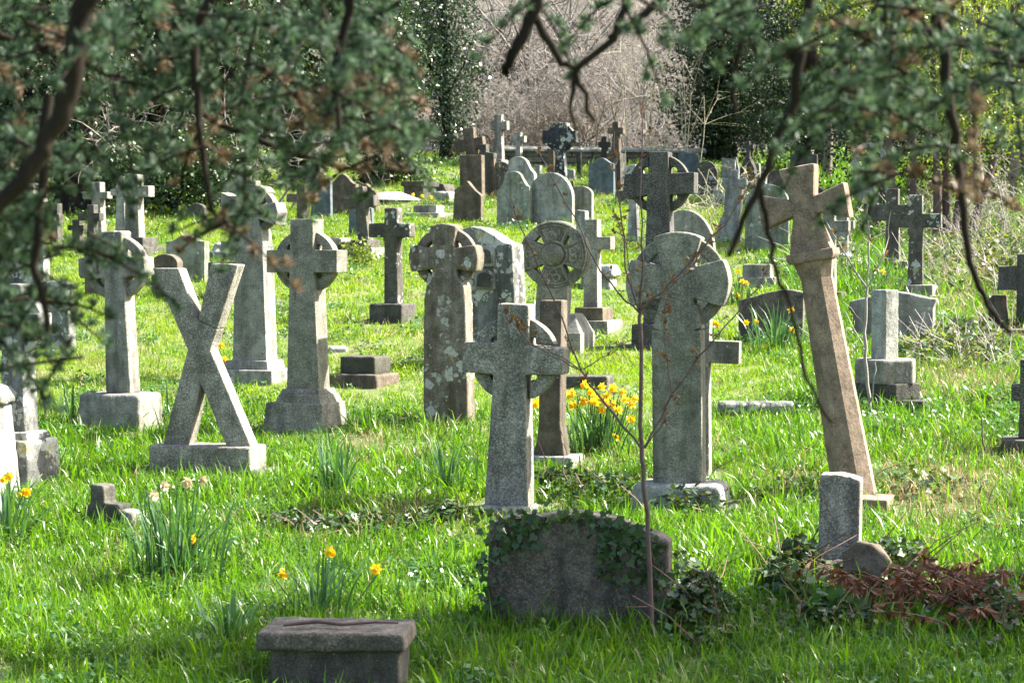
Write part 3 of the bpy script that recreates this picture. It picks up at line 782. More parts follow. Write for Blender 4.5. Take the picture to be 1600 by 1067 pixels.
m = Mon('headstone', 'low blue slate headstone directly behind the small leaning dark cross', 'headstone', 565, 370, -18, group=GH)
m.slab('headstone', [(584, 378), (583, 326), (566, 322), (547, 327), (546, 378)], 0.09, 'slate', bv=0.008); m.done()
m = Mon('stone_cross', 'small dark cross leaning right on two steps in front of a blue slate headstone', 'cross', 580, 402, -20, front=0.25, group=GC)
m.slab('cross_body', [(562, 378), (558, 325), (541, 327), (540, 310), (557, 308), (555, 294), (570, 291), (572, 306), (587, 305), (588, 322), (574, 324), (580, 378)], 0.14, 'dark_spot', bv=0.01)
m.block('upper_step', 557, 584, 375, 389, 0.4, 'dark', bv=0.012)
m.block('base', 560, 596, 387, 408, 0.6, 'grey', bv=0.012, sink=0.1); m.done()
m = Mon('kerb_block', 'broken kerb stones left of the small leaning dark cross', 'kerb', 545, 400, -18, front=0.2)
m.block('kerb_stone', 522, 537, 372, 400, 0.5, 'grey', bv=0.02, sink=0.05, wear=True)
m.block('kerb_stone', 539, 556, 378, 402, 0.4, 'grey', bv=0.02, sink=0.05, wear=True); m.done()
m = Mon('stone_cross', 'faded cross half hidden by brown needles left of the blue-grey slate', 'cross', 474, 352, -18, group=GC)
m.slab('stone_cross', latin(473, 288, 360, 13, 15, 303, 316, 450, 494), 0.14, 'brown_plain', bv=0.01); m.done()
m = Mon('ledger_tomb', 'pale hip-roofed tomb slab at the back of the lawn', 'tomb', 612, 322, -30, front=0.4)
m.block('chest', 592, 630, 312, 326, 0.8, 'pale', sink=0.1)
m.block('hipped_lid', 588, 636, 300, 313, 1.0, 'white', inx=16, iny=42, bv=0.01); m.done()
m = Mon('pedestal', 'dark square tomb pedestal before the ivy-clad trunks', 'pedestal', 657, 314, -18, front=0.3)
m.block('body', 641, 672, 291, 320, 0.6, 'dark', sink=0.1)
m.block('cap', 638, 675, 284, 292, 0.7, 'dark', bv=0.015); m.done()
m = Mon('stone_block', 'small light block on a flat slab with daffodils just behind it', 'base', 675, 338, -18, front=0.3)
m.block('upper_block', 652, 688, 321, 334, 0.35, 'grey', bv=0.012)
m.block('slab', 643, 698, 333, 343, 0.7, 'pale', bv=0.012, sink=0.1); m.done()
m = Mon('flat_stone', 'tilted fallen slab lying at the back left of the brown stepped stones', 'stone', 696, 314, -25, front=0.3)
m.block('flat_stone', 676, 718, 300, 318, 0.5, 'pale', inx=9, iny=4, bv=0.02, sink=0.05, wear=(0.02, 0.04)); m.done()

# ------------------------------------------------------------------ centre, farther back
m = Mon('headstone', 'tall brown rectangular headstone with a bright right edge behind a lower brown one', 'headstone', 740, 320, -16, group=GH)
m.slab('headstone', [(756, 330), (755, 243), (720, 243), (722, 330)], 0.18, 'brown_plain', bv=0.012); m.done()
m = Mon('headstone', 'brown headstone with one broken slanting shoulder left of the round-topped pair', 'headstone', 732, 346, -16, group=GH)
m.slab('headstone', [(754, 354), (754, 306), (744, 298), (732, 283), (724, 290), (712, 296), (709, 354)], 0.14, 'brown_plain', bv=0.012); m.done()
m = Mon('stone_cross', 'leaning brown cross rising above the tall brown rectangular headstone', 'cross', 745, 306, -16, lean=-8, group=GC)
m.slab('stone_cross', latin(747, 200, 312, 16, 18, 217, 234, 722, 768, 1), 0.18, 'brown_plain', bv=0.012); m.done()
m = Mon('stone_cross', 'stepped-arm brown cross between the leaning brown cross and the tall slim Celtic cross', 'cross', 764, 308, -16, group=GC)
m.slab('stone_cross', [(748, 316), (750, 250), (742, 250), (742, 240), (752, 240), (752, 226), (762, 226), (762, 238), (774, 240), (774, 248), (768, 250), (772, 316)], 0.18, 'dark', bv=0.012); m.done()
m = Mon('celtic_cross', 'tall slim Celtic cross against the bare twigs', 'cross', 783, 300, -16, front=0.3, group=GC)
m.slab('cross_body', latin(780, 180, 256, 10, 14, 191, 203, 768, 794, 1), 0.16, 'grey', bv=0.008)
m.slab('ring', ring4(780, 197, 11, 7, 10), 0.08, 'grey', bv=0.004)
m.block('base', 769, 793, 250, 308, 0.5, 'grey', inx=4, bv=0.012, sink=0.1); m.done()
m = Mon('stone_cross', 'thin pale little cross right of the tall slim Celtic cross', 'cross', 812, 302, -16, group=GC)
m.slab('stone_cross', latin(811, 208, 310, 7, 12, 214, 222, 800, 821, 1), 0.14, 'pale', bv=0.008); m.done()
m = Mon('headstone', 'black round-topped headstone speckled with white lichen', 'headstone', 784, 308, -16, group=GH)
m.slab('headstone', roundtop(765, 802, 253, 316, 272), 0.14, 'dark_spot', bv=0.012); m.done()
m = Mon('headstone', 'three-lobed grey headstone behind the pale shouldered one', 'headstone', 817, 312, -16, group=GH)
m.slab('headstone', [(836, 318)] + arc(826, 276, 11, -10, 60, 6) + arc(811, 261, 16, 20, 160, 10) + arc(800, 276, 10, 120, 190, 6) + [(794, 318)], 0.16, 'white', bv=0.012); m.done()
m = Mon('headstone', 'pale greenish headstone with a round head and cut shoulders, left of a joined pair', 'headstone', 803, 356, -16, group=GH)
m.slab('headstone', [(829, 364), (829, 292), (824, 290)] + arc(804, 282, 14, 15, 165, 12) + [(786, 290), (778, 299), (778, 364)], 0.14, 'pale_green', bv=0.012); m.done()
m = Mon('headstone', 'large pale round-arched headstone, right of a joined pair', 'headstone', 862, 356, -16, group=GH)
m.slab('headstone', roundtop(826, 896, 270, 364, 312), 0.14, 'pale', bv=0.012); m.done()
m = Mon('headstone', 'smaller curved headstone with a bluish stain tucked behind the large pale arched one', 'headstone', 908, 348, -16, group=GH)
m.slab('headstone', roundtop(888, 926, 291, 354, 303), 0.13, 'grey', bv=0.012); m.done()
m = Mon('stone_post', 'short white post standing behind the slender grey cross', 'post', 911, 372, -16)
m.slab('stone_post', [(918, 380), (917, 330), (903, 328), (903, 380)], 0.2, 'white', bv=0.015); m.done()
m = Mon('celtic_cross', 'black Celtic cross streaked with white at the back before the low wall', 'cross', 880, 302, -14, front=0.2, group=GC)
m.slab('cross_body', [(866, 300), (870, 240), (862, 226), (849, 224), (850, 204), (866, 206), (866, 193), (888, 193), (888, 206), (901, 205), (902, 223), (890, 226), (882, 240), (888, 300)], 0.2, 'black_white', bv=0.012)
m.slab('ring', ring4(876, 216, 22, 14, 10), 0.12, 'black_white', bv=0.006)
m.block('base', 862, 894, 282, 310, 0.5, 'dark', inx=3, bv=0.012, sink=0.1); m.done()
m = Mon('headstone', 'blue-grey stained headstone in front of the low wall', 'headstone', 941, 308, -16, group=GH)
m.slab('headstone', ogee(921, 960, 247, 256, 316, 0.95), 0.13, 'slate', bv=0.012); m.done()
m = Mon('stone_cross', 'brownish cross on a pedestal rising above the blue-grey stained headstone', 'cross', 964, 300, -16, front=0.3, group=GC)
m.slab('cross_body', latin(963, 191, 244, 9, 13, 200, 210, 951, 975), 0.16, 'brown_plain', bv=0.008)
m.block('pedestal', 950, 976, 240, 306, 0.5, 'dark', inx=3, sink=0.1); m.done()
m = Mon('stone_cross', 'small dim cross left of the brownish cross on a pedestal', 'cross', 946, 296, -16, group=GC)
m.slab('stone_cross', latin(945, 214, 302, 8, 14, 222, 231, 936, 955), 0.14, 'dark', bv=0.008); m.done()
m = Mon('celtic_cross', 'white wheel-headed cross half hidden by the black granite Celtic cross', 'cross', 992, 378, -16, group=GC)
m.slab('cross_body', latin(990, 258, 386, 9, 17, 270, 279, 978, 1003), 0.14, 'white', bv=0.01)
m.slab('ring', ring4(990, 274, 16, 11, 8), 0.10, 'white', bv=0.006); m.done()
m = Mon('stone_block', 'low dark stump beside the sapling stems on the back lawn', 'base', 978, 320, -16)
m.block('stone_block', 964, 988, 298, 326, 0.5, 'brown_plain', inx=3, sink=0.1, bv=0.02); m.done()
m = Mon('headstone', 'broad round-shouldered grey headstone curving out behind the round-headed granite cross', 'headstone', 1076, 418, -16, group=GH)
m.slab('headstone', roundtop(1024, 1116, 328, 426, 392), 0.14, 'grey', bv=0.012); m.done()
m = Mon('headstone', 'tall white round-topped headstone left of the leaning tan cross', 'headstone', 1200, 392, -16, group=GH)
m.slab('headstone', roundtop(1166, 1232, 288, 402, 320), 0.13, 'pale_green', bv=0.012); m.done()
m = Mon('flared_cross', 'small whitish cross with mossy top and spreading foot left of the white round-topped headstone', 'cross', 1140, 380, -14, group=GC)
m.slab('flared_cross', [(1114, 386), (1124, 352), (1132, 330), (1134, 296), (1130, 290), (1130, 278), (1140, 280), (1142, 266), (1154, 266), (1154, 280), (1166, 278), (1166, 290), (1160, 296), (1158, 330), (1154, 352), (1160, 386)], 0.14, 'pale', bv=0.01); m.done()
m = Mon('headstone', 'dark grey round-topped headstone in the shade of the yew', 'headstone', 1104, 306, -14, group=GH)
m.slab('headstone', roundtop(1085, 1121, 252, 314, 272), 0.13, 'dark_spot', bv=0.012); m.done()
m = Mon('headstone', 'small pale headstone under the dark yew', 'headstone', 1136, 294, -14, group=GH)
m.slab('headstone', [(1148, 300), (1149, 250), (1128, 247), (1126, 300)], 0.12, 'grey', bv=0.012); m.done()
m = Mon('obelisk', 'dark pointed monument with a cross finial under the yew', 'obelisk', 1168, 304, -14, front=0.2)
m.slab('body', [(1156, 310), (1158, 264), (1166, 246), (1172, 246), (1180, 264), (1184, 310)], 0.3, 'dark', bv=0.012)
m.slab('finial', latin(1169, 221, 248, 5, 6, 227, 233, 1161, 1177), 0.12, 'dark', bv=0.006); m.done()
m = Mon('headstone', 'bluish slab leaning in deep shade behind the dark grey round-topped headstone', 'headstone', 1076, 292, -14, group=GH)
m.slab('headstone', [(1092, 298), (1092, 242), (1062, 236), (1060, 298)], 0.1, 'slate', bv=0.01); m.done()
m = Mon('stone_block', 'squat dark tomb block in the shade right of the pointed monument', 'tomb', 1186, 300, -14, front=0.3)
m.block('stone_block', 1176, 1200, 262, 308, 0.5, 'grey', inx=2, sink=0.1); m.done()
m = Mon('headstone', 'square dark headstone half hidden behind the head of the leaning tan cross', 'headstone', 1250, 330, -14, group=GH)
m.slab('headstone', [(1278, 336), (1276, 242), (1236, 240), (1234, 336)], 0.12, 'dark', bv=0.012); m.done()

# ------------------------------------------------------------------ right, farther back
m = Mon('stone_cross', 'plain grey cross just right of the leaning tan shaft', 'cross', 1306, 478, -16, front=0.2, group=GC)
m.slab('cross_body', latin(1296, 330, 458, 17, 20, 345, 362, 1276, 1326), 0.14, 'grey', bv=0.01)
m.block('base', 1284, 1318, 456, 486, 0.35, 'brown_plain', sink=0.1); m.done()
m = Mon('stone_cross', 'short dim cross with a rubble foot between the leaning tan cross and the lichen-spotted pair', 'cross', 1318, 410, -16, front=0.2, group=GC)
m.slab('cross_body', latin(1317, 322, 398, 15, 17, 345, 358, 1296, 1334), 0.14, 'grey', bv=0.01)
m.block('base', 1302, 1334, 396, 416, 0.5, 'pale', inx=5, sink=0.1, wear=(0.018, 0.05)); m.done()
m = Mon('stone_cross', 'lichen-spotted brown cross, left of the crossing pair on the right', 'cross', 1406, 430, -16, front=0.2, group=GC)
m.slab('cross_body', latin(1395, 295, 412, 18, 22, 320, 345, 1363, 1424), 0.15, 'dark_spot', bv=0.01)
m.block('base', 1386, 1428, 408, 440, 0.5, 'brown_plain', inx=6, sink=0.1, wear=(0.018, 0.05)); m.done()
m = Mon('stone_cross', 'lichen-spotted grey cross on a stepped block, right of the crossing pair on the right', 'cross', 1438, 468, -15, front=0.2, group=GC)
m.slab('cross_body', latin(1431, 305, 448, 20, 23, 334, 356, 1398, 1469), 0.15, 'dark_spot', bv=0.01)
m.block('block', 1416, 1458, 445, 464, 0.35, 'grey', bv=0.012)
m.block('base', 1420, 1470, 462, 476, 0.5, 'grey', sink=0.1, bv=0.012); m.done()
m = Mon('wheel_monument', 'tall monument with a round cross-in-circle head in the shade of the trees', 'monument', 1370, 334, -14, front=0.2)
m.slab('wheel_cross', latin(1358, 226, 274, 6, 6, 246, 252, 1340, 1376), 0.12, 'grey', bv=0.006)
m.slab('wheel', ring4(1358, 249, 26, 18, 2), 0.16, 'pale', bv=0.01)
m.slab('body', [(1398, 345), (1398, 290), (1388, 268), (1376, 258), (1368, 268), (1344, 274), (1340, 345)], 0.18, 'pale', bv=0.012); m.done()
m = Mon('celtic_cross', 'dark ringed cross in front of the round cross-in-circle monument', 'cross', 1383, 340, -14, group=GC)
m.slab('cross_body', latin(1379, 259, 350, 9, 12, 275, 284, 1362, 1398), 0.12, 'dark', bv=0.008)
m.slab('ring', ring4(1379, 280, 16, 11, 8), 0.07, 'dark', bv=0.005); m.done()
m = Mon('stone_cross', 'black cross cut by the right edge of the picture', 'cross', 1606, 520, -12, front=0.15, group=GC)
m.slab('stone_cross', latin(1602, 397, 530, 26, 30, 416, 453, 1561, 1648), 0.16, 'granite_dark', bv=0.01); m.done()
m = Mon('leaning_post', 'short brown leaning stone stump in the brambles near the right edge', 'post', 1563, 516, -14, lean=-3)
m.slab('leaning_post', [(1548, 524), (1547, 466), (1556, 460), (1575, 462), (1577, 524)], 0.15, 'brown_plain', wear=True); m.done()
m = Mon('kerb_block', 'mossy low kerb at the foot of the black cross on the right edge', 'kerb', 1586, 530, -8, front=0.15)
m.block('kerb_block', 1562, 1625, 514, 540, 0.3, 'brown_plain', sink=0.1, wear=True); m.done()
m = Mon('stone_cross', 'dark cross stump on a mossy block at the lower right edge', 'cross', 1600, 716, -12, front=0.2, group=GC)
m.slab('cross_body', latin(1606, 560, 690, 26, 30, 600, 625, 1570 + 10, 1640), 0.16, 'granite_dark', bv=0.01)
m.block('base', 1566, 1640, 684, 726, 0.4, 'dark', inx=1, sink=0.1, bv=0.015); m.done()
m = Mon('statue', 'small white statue on a block under the trees at the far right', 'statue', 1557, 300, -14, front=0.2)
prof = [(0, 228), (3, 230), (4, 235), (2.5, 239), (7, 243), (9, 252), (8, 262), (10, 280)]
q = NM(); kk = 12; an = np.arange(kk) * 2 * PI / kk
V = np.concatenate([np.stack([m.X(1552) + r * m.s * np.cos(an), 0.7 * r * m.s * np.sin(an), np.full(kk, m.Z(y))], -1) for r, y in prof])
i_ = np.arange(len(prof) - 1)[:, None] * kk; j_ = np.arange(kk)[None]
q.add(V, np.stack([i_ + j_, i_ + (j_ + 1) % kk, i_ + kk + (j_ + 1) % kk, i_ + kk + j_], -1).reshape(-1, 4))
m.parts.append(link('figure', q.mesh('figure', True), ST['white'], m.root))
m.block('plinth', 1538, 1570, 278, 312, 0.6, 'white', inx=3, sink=0.1); m.done()
m = Mon('chest_tomb', 'long tan table monument in the shade at the far right edge', 'tomb', 1588, 296, -14, front=0.3)
m.block('body', 1566, 1640, 236, 308, 0.6, 'tan', sink=0.1)
m.block('top', 1560, 1646, 226, 237, 0.8, 'tan'); m.done()

# small stones crowding the back rows
for lb, ol, mt, th in (
    ('square brown headstone between the tall brown rectangular one and the black round-topped one', [(778, 316), (774, 246), (754, 243), (754, 316)], 'brown_plain', 0.14),
    ('narrow brown slab right behind the black Celtic cross streaked with white', [(868, 290), (867, 234), (857, 232), (857, 290)], 'brown_plain', 0.14),
    ('tiny white stub showing between the three-lobed headstone and the black Celtic cross', [(846, 282), (845, 259), (837, 258), (836, 282)], 'white', 0.2),
    ('small white marker at the right foot of the black Celtic cross streaked with white', [(900, 290), (898, 266), (888, 264), (888, 290)], 'white', 0.14),
    ('thin dark post before the low wall right of the black Celtic cross', [(909, 284), (908, 238), (902, 238), (902, 284)], 'dark', 0.12),
    ('crumbled whitish stone left of the small whitish mossy cross', [(1132, 330), (1133, 305), (1126, 296), (1116, 299), (1112, 330)], 'pale', 0.2),
    ('mossy pale upright stone right of the pointed monument', [(1190, 310), (1188, 256), (1177, 255), (1176, 310)], 'pale_green', 0.14),
    ('brown arched headstone behind the tall white round-topped headstone', [(1232, 326)] + arc(1214, 280, 14, 0, 180, 10) + [(1198, 326)], 'brown_plain', 0.14),
    ('slanting light slab under the dark yew beside the small pale headstone', [(1160, 292), (1152, 246), (1142, 250), (1146, 292)], 'slate', 0.1),
    ('dark headstone with a peaked top between the two mossy stones at rear right', [(1290, 352), (1290, 300), (1275, 288), (1262, 300), (1262, 352)], 'dark', 0.14),
    ('dark square-topped stone close behind the lichen-spotted brown cross', [(1374, 372), (1373, 318), (1352, 317), (1352, 372)], 'dark', 0.14),
    ('small grey headstone among the brambles behind the slanting trunks', [(1518, 330), (1518, 290), (1508, 282), (1496, 290), (1496, 330)], 'grey', 0.14),
    ('dim rounded headstone near the hedge left of the pitted flared cross', roundtop(296, 322, 318, 352, 328), 'dark', 0.12),
):
    xs_ = [p[0] for p in ol]; yb_ = max(p[1] for p in ol)
    m = Mon('headstone' if 'headstone' in lb else 'grave_marker', lb, 'headstone' if 'headstone' in lb else 'gravestone', sum(xs_) / len(xs_), yb_ - 8, -16, lean=random.uniform(-2, 2), group=GH)
    m.slab('slab', ol, th, mt, bv=0.012); m.done()
m = Mon('ledger_tomb', 'dark low house-shaped tomb right of the square tomb pedestal', 'tomb', 692, 306, -25, front=0.3)
m.block('roof', 674, 712, 288, 310, 0.7, 'dark', inx=14, iny=14, sink=0.1, bv=0.012); m.done()

# low wall at the back, course by course
def back_wall():
    a, b = at(772, 262, 46.5), at(1062, 262, 47.5)
    L = (b - a).length
    w = empty('low_wall', (a.x, a.y, float(gz(a.x, a.y))), (0, 0, math.atan2(b.y - a.y, b.x - a.x)))
    tag(w, 'low dark stone wall with pale rounded coping below the bare twigs', 'wall')
    rs = random.Random(3)
    top = at(880, 231, 46.9).z - w.location.z
    meshes = []
    for k in range(6):
        bm = bmesh.new(); frustum(bm, 0.006, rs.uniform(0.28, 0.42), -0.15, 0.15 + rs.uniform(0, 0.02), 0.006, (top - 0.08) / 3, 0.004, 0.01, 0.012)
        meshes.append(bm_mesh(bm, 'stone'))
    for r in range(3):
        x = rs.uniform(-0.2, 0)
        while x < L:
            me = rs.choice(meshes)
            o = link('stone', me, ST['wall'], w); o.location = (x, rs.uniform(-0.015, 0.015), r * (top - 0.08) / 3)
            x += max(v.co.x for v in me.vertices) + 0.008
    x = 0
    while x < L:
        l = rs.uniform(0.7, 1.0)
        q = bmesh.new()
        pr = [(-0.19, 0), (0.19, 0), (0.19, 0.04), (0.12, 0.085), (0, 0.10), (-0.12, 0.085), (-0.19, 0.04)]
        A = [q.verts.new((0.004, y, z)) for y, z in pr]; B = [q.verts.new((l, y, z)) for y, z in pr]
        q.faces.new(A); q.faces.new(list(reversed(B)))
        for i in range(7): q.faces.new((A[i], B[i], B[(i + 1) % 7], A[(i + 1) % 7]))
        bmesh.ops.recalc_face_normals(q, faces=q.faces)
        o = link('coping_stone', bm_mesh(q, 'coping_stone'), ST['pale'], w); o.location = (x, 0, top - 0.08); x += l + 0.008
back_wall()
# ------------------------------------------------------------------ grass
def footprint_mask(x, y, pad=0.0):
    k = np.zeros(len(x), bool)
    for fx, fy, yw, hw, hd, ox in FOOT:
        dx, dy = x - fx, y - fy
        c, s = math.cos(yw), math.sin(yw)
        u, v = dx * c + dy * s - ox, -dx * s + dy * c
        k |= (np.abs(u) < hw + pad) & (np.abs(v) < hd + pad)
    return k

def smooth_noise(x, y, seed=0):
    r = np.random.default_rng(seed)
    z = np.zeros(len(x))
    for k in range(7):
        f = 0.35 * 1.75 ** k; a = r.uniform(0, 2 * PI); p = r.uniform(0, 2 * PI, 2)
        z += np.sin(f * (x * math.cos(a) + y * math.sin(a)) * 2 + p[0]) * np.sin(f * (y * math.cos(a) - x * math.sin(a)) * 2 + p[1]) / (1 + 0.35 * k)
    return z / 2.2

def tuft(name, n, spread, lmin, lmax, w, lean, mat, droop=1.0, seed=0):
    r = np.random.default_rng(seed)
    m = NM()
    k = 4
    base = np.stack([r.normal(0, spread, n), r.normal(0, spread, n), np.full(n, -0.015)], -1)
    az = r.uniform(0, 2 * PI, n)
    L = r.uniform(lmin, lmax, n)
    ln = np.abs(r.normal(0, lean, n)) + 0.05
    D = np.stack([np.cos(az), np.sin(az), np.zeros(n)], -1)
    tw = az + PI / 2 + r.normal(0, 0.6, n)
    S = np.stack([np.cos(tw), np.sin(tw), np.zeros(n)], -1)
    cur = base.copy(); rows = []
    ang = ln * 0.4
    ww = w * r.uniform(0.65, 1.35, n)
    for i in range(k):
        f = (1.0, 0.95, 0.65, 0.06)[i]
        rows += [cur - S * (ww * f / 2)[:, None], cur + S * (ww * f / 2)[:, None]]
        st = (L / (k - 1))[:, None]
        cur = cur + st * (D * np.sin(ang)[:, None] + np.array([0, 0, 1.0]) * np.cos(ang)[:, None])
        ang = ang + ln * droop * (0.5 + 0.5 * i)
    V = np.stack(rows, 1)                      # n, 2k, 3
    o = np.arange(n)[:, None] * (2 * k)
    Q = np.concatenate([np.stack([o[:, 0] + 2 * i, o[:, 0] + 2 * i + 1, o[:, 0] + 2 * i + 3, o[:, 0] + 2 * i + 2], -1) for i in range(k - 1)])
    m.add(V.reshape(-1, 3), Q)
    me = m.mesh(name)
    me.materials.append(mat)
    return bpy.data.objects.new(name, me)

def scatter(name, label, cat, P, ROT, SCL, IDX, tufts):
    """one 'stuff' object: small plants set out on the ground with geometry nodes"""
    coll = bpy.data.collections.new(name + '_kinds')
    for i, t in enumerate(tufts):
        t.name = '%s_kind_%02d' % (name, i)
        coll.objects.link(t)
    me = bpy.data.meshes.new(name)
    me.vertices.add(len(P)); me.vertices.foreach_set('co', np.asarray(P, np.float32).ravel())
    a = me.attributes.new('rot', 'FLOAT_VECTOR', 'POINT'); a.data.foreach_set('vector', np.asarray(ROT, np.float32).ravel())
    a = me.attributes.new('scl', 'FLOAT', 'POINT'); a.data.foreach_set('value', np.asarray(SCL, np.float32))
    a = me.attributes.new('idx', 'INT', 'POINT'); a.data.foreach_set('value', np.asarray(IDX, np.int32))
    me.update()
    o = bpy.data.objects.new(name, me); COL.objects.link(o)
    tag(o, label, cat, None, 'stuff')
    g = bpy.data.node_groups.new(name + '_scatter', 'GeometryNodeTree')
    g.interface.new_socket('Geometry', in_out='INPUT', socket_type='NodeSocketGeometry')
    g.interface.new_socket('Geometry', in_out='OUTPUT', socket_type='NodeSocketGeometry')
    ni, no = g.nodes.new('NodeGroupInput'), g.nodes.new('NodeGroupOutput')
    ci = g.nodes.new('GeometryNodeCollectionInfo'); ci.inputs['Collection'].default_value = coll
    ci.inputs['Separate Children'].default_value = True; ci.inputs['Reset Children'].default_value = True
    ip = g.nodes.new('GeometryNodeInstanceOnPoints'); ip.inputs['Pick Instance'].default_value = True
    def attr(nm, ty):
        n = g.nodes.new('GeometryNodeInputNamedAttribute'); n.data_type = ty; n.inputs['Name'].default_value = nm
        return n.outputs['Attribute']
    er = g.nodes.new('FunctionNodeEulerToRotation'); g.links.new(attr('rot', 'FLOAT_VECTOR'), er.inputs[0])
    g.links.new(ni.outputs[0], ip.inputs['Points']); g.links.new(ci.outputs[0], ip.inputs['Instance'])
    g.links.new(attr('idx', 'INT'), ip.inputs['Instance Index']); g.links.new(er.outputs[0], ip.inputs['Rotation'])
    g.links.new(attr('scl', 'FLOAT'), ip.inputs['Scale']); g.links.new(ip.outputs[0], no.inputs[0])
    md = o.modifiers.new('scatter', 'NODES'); md.node_group = g
    return o

def px_of(x, y):
    """picture column of a ground point"""
    return CX + F * x / y

def py_of(y):
    return 380 + 3800 * (2.9 / y - SL)

def make_grass():
    T = []
    for s in range(4): T.append(tuft('t', 26, 0.055, 0.05, 0.135, 0.0068, 0.85, M_GRASS, 1.0, s))          # 0-3 long, bending
    for s in range(3): T.append(tuft('t', 30, 0.07, 0.028, 0.065, 0.0065, 0.5, M_GRASS2, 0.8, 10 + s))     # 4-6 short lawn
    for s in range(2): T.append(tuft('t', 20, 0.05, 0.10, 0.21, 0.008, 1.15, M_GRASS, 1.1, 20 + s))       # 7-8 tall, arching
    for s in range(2): T.append(tuft('t', 16, 0.07, 0.05, 0.15, 0.005, 1.1, M_STRAW, 1.0, 30 + s))         # 9-10 dry
    for s_ in range(2):                                                                                  # 11-12 clover and small broad weeds
        q = NM(); k = 46
        pp = np.stack([RNG.normal(0, 0.06, k), RNG.normal(0, 0.06, k), RNG.uniform(0.01, 0.075, k)], -1)
        L_ = RNG.uniform(0.018, 0.042, k); q.leaves(pp, L_, L_ * 0.75, RNG.normal(size=(k, 3)) * [1, 1, 0.35], RNG.normal(size=(k, 3)) * 0.4 + [0, 0, 1])
        me = q.mesh('t'); me.materials.append(M_DOCK); T.append(bpy.data.objects.new('t', me))
    P, S, I = [], [], []
    for y0, y1, den, sc in ((8.6, 12, 330, 0.95), (12, 16, 290, 1.0), (16, 21, 210, 1.05), (21, 30, 125, 1.25), (30, 42, 72, 1.5), (42, 51.5, 34, 1.7)):
        area = (y1 - y0) * (0.54 * (y0 + y1) / 2 + 1.2)
        n = int(area * den)
        y = RNG.uniform(y0, y1, n); x = RNG.uniform(-1, 1, n) * (0.27 * y1 + 0.6)
        k = np.abs(x) < 0.27 * y + 0.6
        x, y = x[k], y[k]
        k = ~footprint_mask(x, y); x, y = x[k], y[k]
        n = len(x)
        nz = smooth_noise(x, y, 1); n2 = smooth_noise(x * 2.3, y * 2.3, 5)
        px, py = px_of(x, y), py_of(y)
        u = RNG.uniform(size=n)
        # how long the grass is: a trodden, shorter lawn in the middle distance, rank growth in the foreground
        lawn = sstep(15.5, 19.5, y) * (1 - sstep(1150, 1300, px)) * 0.9
        idx = np.where(u < lawn + 0.25 * (nz > 0.35), RNG.integers(4, 7, n), RNG.integers(0, 4, n))
        tall = (RNG.uniform(size=n) < 0.10 + 0.22 * (n2 > 0.3)) & (lawn < 0.5)
        idx = np.where(tall, RNG.integers(7, 9, n), idx)
        weed = RNG.uniform(size=n) < 0.03 + 0.22 * (smooth_noise(x * 1.3 + 7, y * 1.3, 9) > 0.45)
        idx = np.where(weed, RNG.integers(11, 13, n), idx)
        dry = np.full(n, 0.035) + 0.10 * (smooth_noise(x * 1.7, y * 1.7 + 3, 12) > 0.5)
        for cx_, cy_, rx, ry, a in ((600, 705, 110, 28, 0.42), (585, 545, 90, 20, 0.25), (1480, 780, 130, 60, 0.75), (1490, 600, 120, 40, 0.5), (1230, 770, 90, 40, 0.35), (1540, 430, 120, 110, 0.6), (640, 830, 240, 35, 0.3), (180, 560, 140, 40, 0.1), (1000, 730, 120, 40, 0.3)):
            dry += a * np.exp(-((px - cx_) / rx) ** 2 - ((py - cy_) / ry) ** 2)
        idx = np.where(RNG.uniform(size=n) < dry, RNG.integers(9, 11, n), idx)
        near = footprint_mask(x, y + 0.12, 0.13)             # cropped close round the stones
        bare = np.zeros(n)
        for cx_, cy_, rx, ry, a in ((610, 702, 90, 18, 0.75), (590, 540, 60, 12, 0.5), (1245, 655, 40, 10, 0.6), (1480, 790, 90, 30, 0.5), (900, 760, 110, 20, 0.6), (640, 832, 200, 16, 0.6), (1310, 925, 90, 36, 0.95), (1320, 968, 95, 34, 0.92), (1090, 975, 60, 30, 0.7), (1450, 935, 100, 26, 0.8)):
            bare = np.maximum(bare, a * np.exp(-((px - cx_) / rx) ** 2 - ((py - cy_) / ry) ** 2))
        keep = RNG.uniform(size=n) > bare
        x, y, idx, nz, lawn, near, n = x[keep], y[keep], idx[keep], nz[keep], lawn[keep], near[keep], int(keep.sum())
        P.append(np.stack([x, y, gz(x, y)], -1)); I.append(idx)
        S.append(sc * RNG.uniform(0.6, 1.3, n) * (1 + 0.3 * nz) * (1 - 0.25 * lawn) * np.where(near, 0.55, 1))
    P = np.concatenate(P); I = np.concatenate(I); S = np.concatenate(S); n = len(P)
    R = np.stack([RNG.normal(0, 0.24, n) + 0.09, RNG.normal(0, 0.24, n), RNG.uniform(0, 2 * PI, n)], -1)
    scatter('grass', 'bright green spring grass, shorter in the middle of the churchyard', 'grass', P, R, S, I, T)
make_grass()

